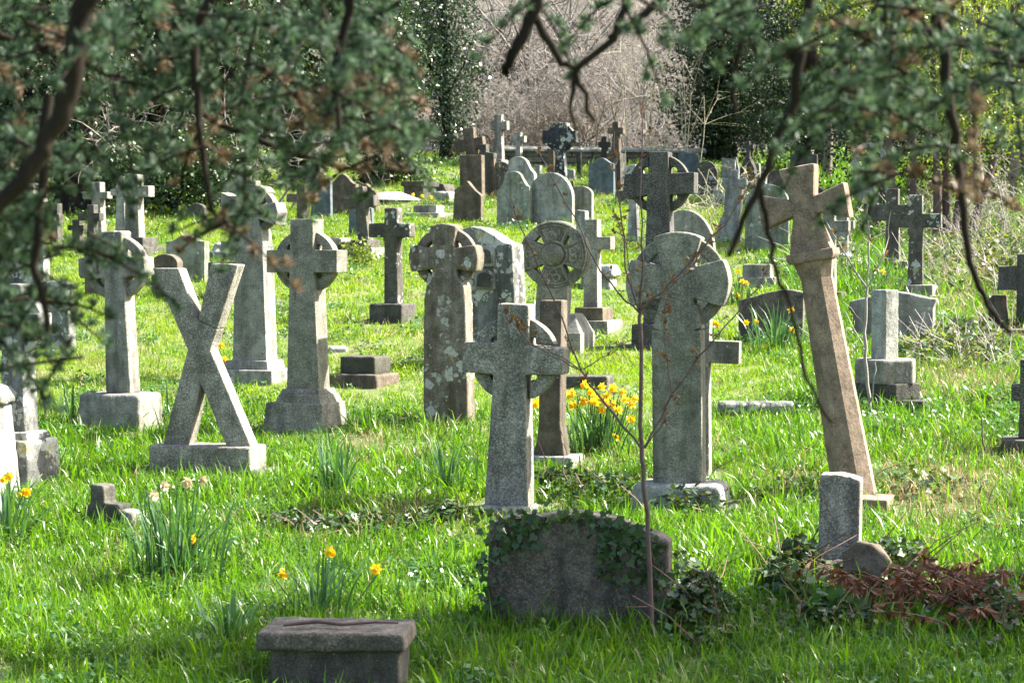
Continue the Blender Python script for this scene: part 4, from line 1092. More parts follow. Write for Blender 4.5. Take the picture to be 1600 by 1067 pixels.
# ------------------------------------------------------------------ daffodils
def strap_leaves(m, n, spread, lmin, lmax, w, lean, r, mi=0, center=(0, 0)):
    k = 6
    az = r.uniform(0, 2 * PI, n)
    rad = np.abs(r.normal(0, spread, n))
    base = np.stack([center[0] + rad * np.cos(az), center[1] + rad * np.sin(az), np.full(n, -0.03)], -1)
    az = az + r.normal(0, 0.5, n)
    L = r.uniform(lmin, lmax, n); ln = np.abs(r.normal(lean, lean * 0.6, n))
    D = np.stack([np.cos(az), np.sin(az), np.zeros(n)], -1)
    tw = az + PI / 2 + r.normal(0, 0.5, n)
    S = np.stack([np.cos(tw), np.sin(tw), np.zeros(n)], -1)
    cur = base.copy(); rows = []; ang = ln * 0.3
    ww = w * r.uniform(0.7, 1.2, n)
    flop = np.where(r.uniform(size=n) < 0.22, 2.4, 0.7)
    for i in range(k):
        f = (0.8, 1, 1, 0.95, 0.7, 0.1)[i]
        rows += [cur - S * (ww * f / 2)[:, None], cur + S * (ww * f / 2)[:, None]]
        cur = cur + (L / (k - 1))[:, None] * (D * np.sin(ang)[:, None] + np.array([0, 0, 1.0]) * np.cos(ang)[:, None])
        ang = ang + ln * flop * (0.12 + 0.22 * i)
    V = np.stack(rows, 1); o = np.arange(n) * (2 * k)
    Q = np.concatenate([np.stack([o + 2 * i, o + 2 * i + 1, o + 2 * i + 3, o + 2 * i + 2], -1) for i in range(k - 1)])
    m.add(V.reshape(-1, 3), Q, m=mi)

def flower_mesh(name, withered=False, sc=1.0):
    """nodding daffodil: six petals and a frilled trumpet, facing +x, on a short bent neck"""
    m = NM(); R0 = 0.038 * sc
    for i in range(6):
        a = i * PI / 3
        rr, w = R0 * (1 if i % 2 else 0.94), 0.026 * sc
        c, s_ = math.cos(a), math.sin(a); d = np.array([0, c, s_]); e = np.array([0, -s_, c])
        q = [np.zeros(3), d * rr * 0.5 + e * w / 2 + [0.004, 0, 0], d * rr + [-0.006 if not withered else 0.02, 0, 0], d * rr * 0.5 - e * w / 2 + [0.004, 0, 0]]
        m.add(q, [[0, 1, 2, 3]], m=0)
    k = 10; an = np.arange(k) * 2 * PI / k
    prof = [(0, 0.009), (0.016, 0.010), (0.028, 0.014), (0.033, 0.019)]
    V = np.concatenate([np.stack([np.full(k, x * sc), r_ * sc * np.cos(an), r_ * sc * np.sin(an)], -1) for x, r_ in prof])
    i_ = np.arange(3)[:, None] * k; j = np.arange(k)[None]
    m.add(V, np.stack([i_ + j, i_ + (j + 1) % k, i_ + k + (j + 1) % k, i_ + k + j], -1).reshape(-1, 4), m=1)
    m.tube([(0, 0, 0), (-0.018, 0, 0.004), (-0.032, 0, -0.006), (-0.036, 0, -0.03)], [0.004, 0.005, 0.0035, 0.003], 5, m=2)
    me = m.mesh(name)
    for x in ((M_WITHER, M_WITHER, M_DAFF) if withered else (M_PETAL, M_TRUMPET, M_DAFF)): me.materials.append(x)
    return me
FLOWER, FLOWER_DRY = flower_mesh('flower'), flower_mesh('withered_flower', True)

def daffodils(label, px, py, nleaf, width, lmin, lmax, flowers=(), nrand=0, dry=0, lean=0.3, seed=0, w=0.012, Y=None):
    """flowers: picture places of single blooms; nrand more are spread over the clump"""
    r = np.random.default_rng(seed + 100)
    x, y = ground_xy(px, py)
    z = float(gz(x, y)); s = y / F
    root = tag(empty('daffodil_clump', (x, y, z)), label, 'daffodils', 'daffodil clumps in the grass')
    m = NM()
    strap_leaves(m, nleaf, width * s * 0.28, lmin * s, lmax * s, w, lean, r)
    link('leaves', m.mesh('leaves'), M_DAFF, root)
    heads = [(at(a, b, y + r.uniform(-0.08, 0.08)) - root.location, False) for a, b in flowers]
    for i in range(nrand + dry):
        a = r.uniform(0, 2 * PI); d = width * s * 0.42 * math.sqrt(r.uniform())
        heads.append((Vector((d * math.cos(a), d * math.sin(a) * 0.8, r.uniform(0.75, 1.02) * lmax * s)), i >= nrand))
    st = NM()
    for h, dr in heads:
        az = r.uniform(-2.6, -0.4)
        o = link('flower', FLOWER_DRY if dr else FLOWER, [], root)
        o.location = h; o.rotation_euler = (r.uniform(-0.2, 0.2), r.uniform(0.0, 0.35), az); o.scale = [r.uniform(0.85, 1.1)] * 3
        b = Vector((h.x * 0.4, h.y * 0.4, -0.02)); t = h + Vector((-0.036 * math.cos(az), -0.036 * math.sin(az), -0.028))
        st.tube([b, b.lerp(t, 0.5) + Vector((r.uniform(-.01, .01), r.uniform(-.01, .01), 0.0)), t], 0.0035, 4)
    if heads: link('stems', st.mesh('stems'), M_DAFF, root)
    return root

daffodils('big tuft of upright daffodil leaves with pale withered flowers in the left foreground', 275, 905, 120, 150, 110, 165, [(300, 842)], 0, 4, 0.35, 1)
daffodils('dense clump crowned with many yellow daffodils between the short Celtic cross and the round-headed cross', 935, 705, 110, 110, 50, 92,
          [(888, 618), (912, 628), (925, 612), (941, 604), (950, 618), (960, 632), (975, 624), (985, 632), (972, 612), (940, 640), (895, 612), (958, 606), (990, 622), (958, 683), (986, 654), (838, 630), (915, 600), (968, 640), (930, 625), (948, 628)], 6, 0, 0.35, 2)
daffodils('spreading daffodil clump with a few yellow heads before the low curved headstone', 1213, 552, 100, 110, 55, 95, [(1236, 484), (1166, 504), (1180, 502), (1239, 516), (1195, 542)], 0, 0, 0.6, 3)
daffodils('small yellow daffodil clump beside the two-step grey block', 1152, 476, 40, 40, 30, 55, [(1154, 424), (1160, 440), (1166, 442), (1152, 461), (1141, 447)], 0, 0, 0.4, 4)
daffodils('leafy flowerless daffodil tuft right of the X-shaped cross', 532, 782, 60, 85, 75, 120, [], 0, 0, 0.4, 5)
daffodils('sparse daffodil leaves in worn turf left of the short Celtic cross', 697, 768, 34, 60, 75, 120, [], 0, 0, 0.4, 6)
daffodils('long arching leaves behind the small chest tomb with a few yellow-orange flowers', 500, 965, 56, 120, 95, 150, [(588, 888), (515, 862), (440, 896)], 0, 0, 0.6, 7)
daffodils('daffodil leaves with yellow flowers at the left edge', 8, 838, 45, 80, 80, 130, [(8, 748), (14, 744), (42, 768), (38, 770)], 0, 0, 0.6, 8)
daffodils('loose leaf tuft between the left edge cross and the open-ringed Celtic cross', 112, 658, 36, 55, 60, 100, [], 0, 0, 0.4, 9)
daffodils('green leaf tuft behind the wide wavy-topped headstone', 1378, 452, 42, 60, 40, 75, [(1380, 425), (1424, 420)], 0, 0, 0.5, 10)
daffodils('yellow daffodils by the small light block at the back', 668, 326, 20, 40, 18, 28, [(660, 306), (674, 308), (646, 304)], 0, 0, 0.4, 11)
daffodils('pair of yellow daffodils seen past the leg of the X-shaped cross', 350, 585, 14, 16, 25, 45, [(346, 540), (350, 562)], 0, 0, 0.4, 12)
daffodils('few yellow daffodils right of the round-headed granite cross', 1112, 525, 18, 30, 15, 28, [(1114, 504), (1107, 502), (1120, 506)], 0, 0, 0.5, 13)
daffodils('tuft of leaves with drooping yellow flower in the brambles at right', 1330, 505, 20, 40, 20, 40, [(1331, 490)], 0, 0, 0.5, 14)
daffodils('leaf tuft in the shade left of the small chest tomb', 360, 1010, 50, 90, 70, 120, [], 0, 0, 0.6, 15)
daffodils('thin leaf tuft at the foot of the open-ringed Celtic cross', 262, 650, 24, 40, 30, 60, [], 0, 0, 0.6, 16)

# ------------------------------------------------------------------ ground cover
def cover(name, label, cat, spots, mats, lsize, height=0.1, twigs=0, twigmat=None, flat=0.5):
    """leaves (and thin stems) heaped over patches of ground: px, py, half width px, half depth px, count"""
    m = NM(); mats = list(mats)
    slots = list(dict.fromkeys(mats)); si = [slots.index(x) for x in mats]
    for px, py, rx, ry, n, hh in spots:
        x0, y0 = ground_xy(px, py); s = y0 / F
        for mi in range(len(mats)):
            k = n // len(mats)
            a = RNG.normal(0, 0.5, (k, 2))
            x = x0 + a[:, 0] * rx * s; y = y0 + a[:, 1] * ry * s / max(0.06, 2.9 / y0 ) * 0.75
            hgt = np.exp(-(a ** 2).sum(1) * 1.2) * hh
            z = gz(x, y) + 0.01 + hgt * RNG.uniform(0.15, 1.0, k)
            D = RNG.normal(size=(k, 3)) * [1, 1, 0.5]
            N = RNG.normal(size=(k, 3)) * flat + [0, 0, 1]
            L = lsize * RNG.uniform(0.55, 1.3, k)
            if mats[mi] is M_IVY: m.ivy(np.stack([x, y, z], -1), L, D, N, m=si[mi])
            else: m.leaves(np.stack([x, y, z], -1), L, L * 0.75, D, N, m=si[mi])
        for i in range(int(n * twigs)):
            a = RNG.normal(0, 0.5, 2)
            x = x0 + a[0] * rx * s; y = y0 + a[1] * ry * s / max(0.06, 2.9 / y0) * 0.75
            p = Vector((x, y, float(gz(x, y)))); d = Vector((RNG.normal(), RNG.normal(), abs(RNG.normal()) * 0.9 + 0.25)).normalized()
            l = RNG.uniform(0.6, 1.6) * (hh + 0.1)
            q = [p, p + d * l * 0.5, p + d * l + Vector((RNG.normal() * .06, RNG.normal() * .06, -l * 0.12))]
            m.tube(q, [0.005, 0.004, 0.0025], 3, m=len(slots))
    ms = slots + ([twigmat] if twigmat else [])
    o = link(name, m.mesh(name), ms)
    tag(o, label, cat, None, 'stuff')
    return o

cover('ivy_ground_cover', 'ivy and bramble trailing over the ground around the front graves', 'ivy',
      [(600, 835, 130, 18, 420, 0.12), (700, 822, 70, 16, 300, 0.14), (470, 830, 60, 16, 170, 0.10), (930, 770, 120, 22, 420, 0.14), (880, 755, 60, 18, 220, 0.13), (1080, 800, 70, 18, 260, 0.16), (1095, 975, 60, 40, 700, 0.26),
       (1225, 935, 45, 30, 420, 0.2), (1300, 985, 80, 20, 420, 0.08), (1250, 905, 50, 26, 500, 0.2), (1390, 915, 50, 26, 500, 0.2), (1400, 905, 90, 35, 420, 0.20), (1290, 985, 120, 35, 260, 0.10), (1250, 770, 80, 26, 220, 0.10), (1430, 770, 110, 40, 300, 0.10), (1560, 990, 70, 60, 420, 0.2), (1060, 930, 50, 50, 320, 0.2)],
      [M_IVY, M_IVY, M_IVY, M_IVYDRY], 0.042, twigs=0.025, twigmat=M_DEADSTEM)
cover('bramble_patch', 'tangled brambles and dead stalks on the bank at the right', 'brambles',
      [(1470, 560, 100, 30, 900, 0.25), (1530, 540, 70, 40, 500, 0.2), (1300, 560, 40, 16, 160, 0.15), (1540, 420, 100, 70, 1900, 0.35), (1450, 430, 60, 40, 400, 0.25), (1500, 360, 100, 50, 1700, 0.45), (1570, 320, 70, 40, 1100, 0.6), (1590, 470, 60, 60, 500, 0.25), (1300, 420, 60, 30, 300, 0.4), (1330, 370, 60, 30, 300, 0.5), (1180, 320, 70, 20, 300, 0.35)],
      [M_IVYDRY, M_IVY, M_LAUREL], 0.05, twigs=0.16, twigmat=M_TWIG)
cover('broad_leaves', 'fresh broad green leaves pushing up before the broken post', 'weeds',
      [(1290, 965, 50, 16, 60, 0.2), (1250, 950, 28, 12, 26, 0.2)], [M_DOCK], 0.085, flat=0.8)

# ivy on the front headstone
def headstone_ivy():
    m = FRONT_SLAB; q = NM()
    root = tag(empty('ivy_plant', m.root.location, m.root.rotation_euler), 'ivy creeping over the shoulders of the dark squat headstone in front', 'ivy')
    vines = []
    for pts in ([(772, 815), (800, 806), (850, 802), (900, 801), (950, 806), (1000, 824), (1035, 840)], [(1040, 960), (1036, 900), (1020, 850), (985, 828), (950, 840), (940, 870)], [(1030, 860), (1000, 845), (970, 825), (930, 812)], [(775, 960), (772, 880), (785, 840), (820, 820), (850, 825)], [(790, 835), (815, 850), (840, 838)], [(985, 828), (960, 860), (950, 890)], [(1036, 900), (1010, 890), (990, 870)]):
        P = [Vector((m.X(a), -0.075 - 0.008 * RNG.uniform(), m.Z(b))) for a, b in pts]
        vines.append(P); q.tube(P, 0.004, 4)
    link('stem', q.mesh('stem'), M_SAP, root)
    l = NM()
    for P in vines:
        for a, b in zip(P[:-1], P[1:]):
            k = max(3, int((b - a).length * 115))
            t = RNG.uniform(size=k)[:, None]
            pts = np.array(a) * (1 - t) + np.array(b) * t + RNG.normal(0, [0.03, 0.006, 0.025], (k, 3)) * 1.25 - [0, 0.02, 0]
            pts[:, 1] = np.minimum(pts[:, 1], -0.082)
            D = RNG.normal(size=(k, 3)) * [1, 0.25, 1] + [0, -0.1, -0.4]
            N = RNG.normal(size=(k, 3)) * 0.45 + [0, -1, 0.3]
            L = RNG.uniform(0.03, 0.06, k)
            l.ivy(pts, L * 0.85, D, N)
    link('leaves', l.mesh('leaves'), M_IVY, root)
headstone_ivy()

def bracken(label, px, py, n, w, h, seed):
    """collapsed brown fern fronds"""
    r = np.random.default_rng(seed)
    x, y = ground_xy(px, py); s = y / F
    root = tag(empty('dead_bracken', (x, y, float(gz(x, y)))), label, 'fern', 'heaps of dead bracken')
    st, lf = NM(), NM()
    for i in range(n):
        b = np.array([r.normal(0, w * 0.35), r.normal(0, w * 0.25), 0.0]); az = r.uniform(0, 2 * PI); L = r.uniform(0.5, 1.2) * h
        d = np.array([math.cos(az), math.sin(az), r.uniform(0.6, 2.4)]); d /= np.linalg.norm(d)
        P = [b + d * L * t + np.array([math.cos(az), math.sin(az), -0.8]) * 0.38 * L * t * t for t in np.linspace(0, 1, 6)]
        st.tube(P, [0.006, 0.006, 0.005, 0.004, 0.003, 0.002], 4)
        t = r.uniform(0.25, 1, 26); pts = np.stack([np.interp(t, np.linspace(0, 1, 6), [p[k] for p in P]) for k in range(3)], -1)
        D = r.normal(size=(26, 3)) * [1, 1, 0.6] + [0, 0, -0.5]
        lf.leaves(pts, r.uniform(0.04, 0.10, 26) * 0.9, 0.022, D)
    link('fronds', lf.mesh('fronds'), M_BRACKEN, root); link('stems', st.mesh('stems'), M_DEADSTEM, root)
bracken('reddish-brown heap of dead bracken right of the broken post', 1455, 955, 40, 0.45, 0.36, 1)
bracken('dark red dead bracken cut by the right edge at the bottom', 1580, 985, 40, 0.45, 0.36, 2)
bracken('thin scatter of dead fern between the broken post and the right edge heap', 1520, 930, 16, 0.4, 0.2, 3)

def stick(name, label, pts, Y, r, mat, cat):
    q = NM(); P = [at(a, b, Y) for a, b in pts]
    q.tube([p - P[0] for p in P], r, 6)
    o = link(name, q.mesh(name, True), mat); o.location = P[0]
    tag(o, label, cat)
    return o
cr = CHEST.root
q = NM(); zt = CHEST.Z(974) + 0.012
q.tube([(CHEST.X(448), -0.10, zt), (CHEST.X(500), -0.07, zt + 0.012), (CHEST.X(540), -0.09, zt + 0.004), (CHEST.X(590), -0.05, zt + 0.010), (CHEST.X(625), -0.03, zt + 0.004)], [0.007, 0.009, 0.008, 0.007, 0.004], 7)
o = link('fallen_stick', q.mesh('fallen_stick', True), M_SAP); o.matrix_basis = Matrix.Translation(cr.location) @ cr.rotation_euler.to_matrix().to_4x4()
tag(o, 'dark bare stick lying across the lid of the small chest tomb', 'stick')
stick('wooden_stake', 'thin grey stake standing in the dead bracken at lower right', [(1525, 1000), (1518, 960), (1510, 905)], 11.7, [0.018, 0.016, 0.012], M_DEADSTEM, 'stake')

# ------------------------------------------------------------------ saplings
def sapling(label, base, branches, Y, mat, leaf, nleaf, lsize, seed):
    r = np.random.default_rng(seed)
    o0 = at(base[0], base[1], Y)
    root = tag(empty('sapling', o0), label, 'sapling')
    tr, br, lf = NM(), NM(), NM()
    for i, (pts, r0, r1, lv) in enumerate(branches):
        P = [at(a, b, Y + r.normal(0, 0.05 * (j > 0) * (i > 0))) - o0 for j, (a, b) in enumerate(pts)]
        # finer, slightly crooked line
        Q = []
        for a, b in zip(P[:-1], P[1:]):
            for t in (0, 0.33, 0.66): Q.append(a.lerp(b, t) + Vector(r.normal(0, 0.004, 3)) * (len(Q) > 0))
        Q.append(P[-1])
        (tr if i == 0 else br).tube(Q, np.linspace(r0, r1, len(Q)), 6 if i == 0 else 5)
        L = sum((b - a).length for a, b in zip(P[:-1], P[1:]))
        k = int(lv * nleaf * L)
        for _ in range(k):
            t = r.uniform(0.1, 1) ** 0.8 * (len(Q) - 1); j = min(int(t), len(Q) - 2); p = Q[j].lerp(Q[j + 1], t - j)
            e = p + Vector(r.normal(0, 0.012, 3)) + Vector((0, 0, 0.01))
            br.tube([p, e], 0.0018, 3)
            c = r.integers(2, 5)
            lf.leaves(np.tile(np.array(e), (c, 1)), lsize * r.uniform(0.5, 1.2, c), lsize * 0.42, r.normal(size=(c, 3)) + [0, 0, 0.5])
    link('trunk', tr.mesh('trunk', True), mat, root); link('branches', br.mesh('branches', True), mat, root)
    link('leaves', lf.mesh('leaves'), leaf, root)

sapling('slender dark sapling with tiny reddish buds growing before the ivy-topped headstone', (1019, 1003), [
    ([(1019, 1003), (1015, 880), (1008, 760), (1002, 695), (1003, 600), (1000, 510), (1001, 488)], 0.0128, 0.0085, 0),
    ([(1001, 488), (1005, 410), (1002, 312), (1004, 168)], 0.0065, 0.0022, 1.2),
    ([(998, 484), (977, 420), (972, 350), (963, 280), (960, 205)], 0.0050, 0.0022, 1.6),
    ([(988, 450), (977, 382), (967, 350), (962, 338)], 0.0029, 0.0014, 2.2),
    ([(1001, 484), (1047, 442), (1087, 400), (1130, 350), (1172, 290), (1180, 272)], 0.0050, 0.0022, 1.8),
    ([(1001, 486), (1026, 466), (1075, 425), (1098, 392)], 0.0036, 0.0022, 1.8),
    ([(1000, 490), (965, 460), (927, 407), (902, 345), (857, 270), (840, 235)], 0.0050, 0.0022, 1.1),
    ([(1002, 700), (960, 645), (924, 604), (910, 580), (860, 460), (812, 355), (788, 302)], 0.0065, 0.0022, 0.9),
    ([(910, 580), (880, 566), (830, 540), (800, 502), (780, 472)], 0.0036, 0.0018, 2.0),
    ([(911, 577), (952, 552), (992, 528)], 0.0029, 0.0014, 0.8),
    ([(903, 575), (858, 548), (828, 512), (806, 500)], 0.0029, 0.0014, 1.6),
    ([(1003, 702), (1025, 667), (1050, 617), (1085, 567), (1115, 532), (1162, 475), (1190, 437), (1203, 406)], 0.0058, 0.0022, 1.1),
    ([(1050, 617), (1043, 570), (1036, 520), (1037, 472)], 0.0036, 0.0014, 3.2),
    ([(1008, 700), (1040, 655), (1062, 625), (1072, 600)], 0.0029, 0.0014, 0.8),
    ([(1001, 492), (990, 460), (982, 440)], 0.0029, 0.0014, 1.0)], 11.28, M_SAP, M_REDLEAF, 11, 0.034, 1)
sapling('thin pale forked sapling in front of the hexagonal pedestal', (1361, 660), [
    ([(1361, 660), (1358, 620), (1351, 560), (1352, 500), (1355, 450)], 0.014, 0.010, 0),
    ([(1355, 450), (1325, 405), (1300, 362), (1290, 345)], 0.008, 0.003, 1.2), ([(1355, 450), (1358, 390), (1356, 330), (1352, 305)], 0.007, 0.003, 1.0),
    ([(1356, 448), (1376, 410), (1388, 370), (1392, 330)], 0.006, 0.003, 1.2), ([(1359, 630), (1367, 590), (1369, 555)], 0.007, 0.003, 0.3),
    ([(1352, 510), (1330, 480), (1312, 470)], 0.004, 0.002, 0.6), ([(1356, 460), (1385, 440), (1395, 415)], 0.004, 0.002, 0.6)], 17.35, M_TWIG, M_REDLEAF, 5, 0.045, 2)
sapling('single bare dark shoot in the grass at the right', (1537, 725), [([(1537, 725), (1536, 690), (1533, 650)], 0.008, 0.004, 0.5)], 15.8, M_SAP, M_REDLEAF, 3, 0.03, 3)
# ------------------------------------------------------------------ trees at the back
def gpos(px, Y):
    x = (px - CX) / F * Y * 1.0
    return x, Y, float(gz(x, Y))

def crown(lobes, n, lsize, asp=0.5, per=45, sig=0.16, shell=0.45, r=RNG, out=0.7):
    """leaves gathered in clumps inside a few ellipsoid lobes: leaves gaps and an uneven outline"""
    lob = np.array(lobes, float)
    vol = lob[:, 3] * lob[:, 4] * lob[:, 5]; vol = vol ** 0.75
    nc = max(4, n // per)
    i = r.choice(len(lob), nc, p=vol / vol.sum())
    u = r.normal(size=(nc, 3)); u /= np.linalg.norm(u, axis=1, keepdims=True)
    rad = r.uniform(0, 1, nc) ** shell
    C = lob[i, :3] + u * rad[:, None] * lob[i, 3:]
    sg = sig * r.uniform(0.6, 1.5, nc)
    P = np.repeat(C, per, 0) + r.normal(size=(nc * per, 3)) * np.repeat(sg, per)[:, None] * [1, 1, 0.75]
    O = np.repeat(u, per, 0)
    D = r.normal(size=P.shape) + O * 0.5 + [0, 0, -0.35]
    N = r.normal(size=P.shape) * 0.8 + O * out + [0, 0, 0.5]
    L = lsize * r.uniform(0.6, 1.3, len(P))
    return C, P, D, N, L, asp

def tree(name, label, px, Y, lobes, n, lsize, mat, trunk_h, trunk_r, bark=None, asp=0.5, group='trees behind the graves', cat='tree', per=45, sig=0.16, nlimb=10, stems=((0, 0, 0),), seed=0):
    r = np.random.default_rng(seed + 500)
    x, y, z = gpos(px, Y)
    root = tag(empty(name, (x, y, z)), label, cat, group)
    bark = bark or M_BARK
    C, P, D, N, L, asp = crown(lobes, n, lsize, asp, per, sig, r=r)
    for sx, sy, ln in stems:
        q = NM(); k = 9
        t = np.linspace(0, 1, k)
        pts = np.stack([sx + ln * t + (0.05 + 0.05 * abs(ln)) * np.sin(5 * t + sx * 9), sy + 0.04 * np.cos(4 * t + sx), -0.15 + t * trunk_h], -1)
        q.tube(pts, trunk_r * (1.25 - t * 0.75) + 0.25 * trunk_r * np.exp(-t * 14), 8)
        link('trunk', q.mesh('trunk', True), bark, root)
    q = NM()
    for c in C[r.choice(len(C), min(nlimb, len(C)), replace=False)]:
        sx, sy, ln = stems[r.integers(len(stems))]
        f = min(0.95, max(0.15, (c[2] - 0.3) / trunk_h * r.uniform(0.55, 0.9)))
        a = np.array([sx + ln * f, sy, f * trunk_h])
        m1 = a * 0.5 + c * 0.5 + r.normal(0, 0.1, 3) + [0, 0, 0.1]
        q.tube([a, m1, c], [trunk_r * 0.4, trunk_r * 0.25, trunk_r * 0.08], 5)
    link('limbs', q.mesh('limbs', True), bark, root)
    q = NM(); q.leaves(P, L, L * asp, D, N)
    link('crown', q.mesh('crown'), mat, root)
    return root

tree('yew_tree', 'dark yew filling the upper left corner behind the blurred branches', 20, 37, [(0, 0, 1.5, 1.8, 1.5, 1.6), (0.8, 0, 2.6, 1.6, 1.5, 1.6), (-1, 0, 1.2, 1.5, 1.4, 1.3), (0, 0, 4.5, 1.8, 1.6, 2)], 24000, 0.085, M_YEW, 5, 0.28, seed=1)
tree('ivy_clad_tree', 'dark ivy-covered trunk behind the slim pale crosses at the left', 118, 35.3, [(0, 0, 0.8, 0.45, 0.45, 0.9), (0.1, 0, 2.2, 0.8, 0.7, 1.0), (-.4, 0, 3.6, 1.3, 1.1, 1.2)], 12000, 0.065, M_IVY, 4.5, 0.25, asp=0.8, seed=2)
tree('ivy_bush', 'rounded bush of sunlit glossy ivy behind the largest cross by the left hedge', 268, 35.3, [(0, 0, 0.6, 0.9, 0.7, 0.65), (0.5, 0.2, 0.7, 0.6, 0.6, 0.6), (-.8, 0.2, 0.6, 0.6, 0.6, 0.6)], 9000, 0.062, M_IVY, 0.8, 0.06, asp=0.8, cat='bush', seed=3)
tree('ivy_clad_tree', 'ivy-clad trunk left of the flared pitted cross in the shaded hedge', 352, 37.5, [(0, 0, 0.9, 0.6, 0.6, 1.1), (0.3, 0, 2.4, 1.1, 1.0, 1.2), (-.5, 0.2, 4.2, 1.5, 1.2, 1.3)], 15000, 0.065, M_IVY, 5, 0.22, asp=0.8, seed=4)
tree('yew_tree', 'dark evergreen hedge tree between the two ivy-clad trunks on the left', 230, 38, [(0, 0, 1.3, 1.3, 1.1, 1.3), (0.2, 0, 2.9, 1.4, 1.2, 1.4), (-.3, 0, 4.6, 1.4, 1.2, 1.4)], 20000, 0.08, M_YEW, 5, 0.22, seed=15)
tree('yew_tree', 'dark evergreen tree rising behind the scroll-topped headstone', 470, 42.5, [(0, 0, 1.2, 1.3, 1.2, 1.3), (0.2, 0, 2.8, 1.5, 1.3, 1.4), (-.6, 0, 4.6, 1.5, 1.3, 1.5)], 24000, 0.08, M_YEW, 5, 0.25, seed=5)
tree('ivy_clad_tree', 'ivy-hung trunk behind the hip-roofed tomb', 588, 41.5, [(0, 0, 0.8, 0.5, 0.5, 1.0), (0.2, 0, 2.0, 0.7, 0.7, 1.1), (-.2, 0, 3.6, 1.2, 1.1, 1.3), (0.5, -.2, 0.3, 0.7, 0.5, 0.4)], 14000, 0.065, M_IVY, 5, 0.22, asp=0.8, seed=6)
tree('holly_tree', 'glossy dark holly standing at the left edge of the bare twigs', 695, 48, [(0, 0, 1.9, 0.75, 0.7, 0.95), (-0.25, 0, 3.0, 0.9, 0.8, 1.1), (0.1, 0, 0.9, 0.5, 0.5, 0.8), (0, 0, 4.4, 0.8, 0.7, 1.2)], 17000, 0.07, M_HOLLY, 4.5, 0.1, asp=0.6, seed=7)
tree('yew_tree', 'big dark yew overshadowing the back graves right of the bare twigs', 1120, 48.5, [(0, 0, 1.5, 1.2, 1.3, 1.3), (0.3, 0, 2.8, 1.4, 1.4, 1.5), (-0.3, 0, 4.2, 1.2, 1.2, 1.5), (1.2, 0, 1.6, 1.2, 1.1, 1.4), (0.2, -0.3, 0.6, 1.5, 1.0, 0.8)], 40000, 0.075, M_YEW, 5, 0.3, seed=8)
tree('yew_tree', 'dark yew behind the head of the leaning tan cross', 1265, 45, [(0, 0, 1.2, 1.4, 1.2, 1.3), (0, 0, 2.8, 1.4, 1.3, 1.4), (0, 0, 4.5, 1.4, 1.2, 1.4)], 24000, 0.075, M_YEW, 5, 0.25, seed=9)
tree('laurel_tree', 'fresh light-green tree above the leaning tan cross', 1290, 42, [(0, 0, 2.7, 0.9, 0.8, 0.8), (-0.5, 0, 3.6, 0.8, 0.8, 0.8), (0.8, 0, 3.4, 1.0, 0.8, 1.0)], 8000, 0.07, M_LAUREL, 4, 0.07, M_BARKPALE, seed=10)
tree('multi_stemmed_tree', 'clump of bare slanting trunks with light-green leaves behind the crossing pair of crosses', 1445, 31.5, [(0, 0, 2.0, 1.1, 0.8, 0.7), (0.7, 0, 1.7, 0.7, 0.7, 0.7), (-0.6, 0, 1.8, 0.5, 0.5, 0.6), (0.2, 0, 3.2, 1.6, 1.2, 1.0), (0.2, 0.3, 0.9, 0.6, 0.4, 0.5)], 13000, 0.062, M_LAUREL, 3.2, 0.05, M_SAP, stems=((-0.25, 0, -0.5), (-0.1, 0.1, -0.25), (0.1, 0, 0.05), (0.28, 0.1, 0.15), (0.45, 0, 0.2), (0.6, 0.1, 0.6)), seed=11)
tree('laurel_tree', 'light-green shrubby tree in the upper right corner', 1575, 36, [(0, 0, 2.0, 1.1, 0.9, 0.9), (0.3, 0, 3.3, 1.4, 1.1, 1.1), (-0.5, 0, 1.5, 0.6, 0.6, 0.7)], 13000, 0.065, M_LAUREL, 3.8, 0.07, M_BARKPALE, stems=((0, 0, 0.2), (-0.3, 0, -0.5), (0.25, 0, 0.7)), seed=12)
tree('yew_tree', 'dark evergreen behind the trunks at the right edge', 1480, 39, [(0, 0, 1.3, 1.7, 1.4, 1.4), (1.5, 0, 1.6, 1.5, 1.3, 1.6), (-1.2, 0, 1.2, 1.1, 1.1, 1.3), (0.2, 0, 3.4, 2, 1.5, 1.6), (1.5, 0, 4.5, 1.8, 1.5, 1.6)], 36000, 0.08, M_YEW, 5, 0.25, seed=13)

# evergreen wood that closes the view
q = NM()
lob = []
for X in np.arange(-19, 20, 2.2):
    if -0.9 < X < 3.0: continue
    for zz in (0.8, 2.4, 4.4, 6.8, 9.5): lob.append((X + RNG.normal(0, 0.4), 58 + RNG.normal(0, 1.2), float(gz(X, 58)) + zz, 1.6, 1.2, 1.5))
C, P, D, N, L, a_ = crown(lob, 62000, 0.16, per=40, sig=0.28)
q.leaves(P, L, L * 0.5, D, N)
o = link('wood', q.mesh('wood'), M_YEW); tag(o, 'dense evergreen wood closing off the view behind the churchyard', 'woodland', None, 'stuff')

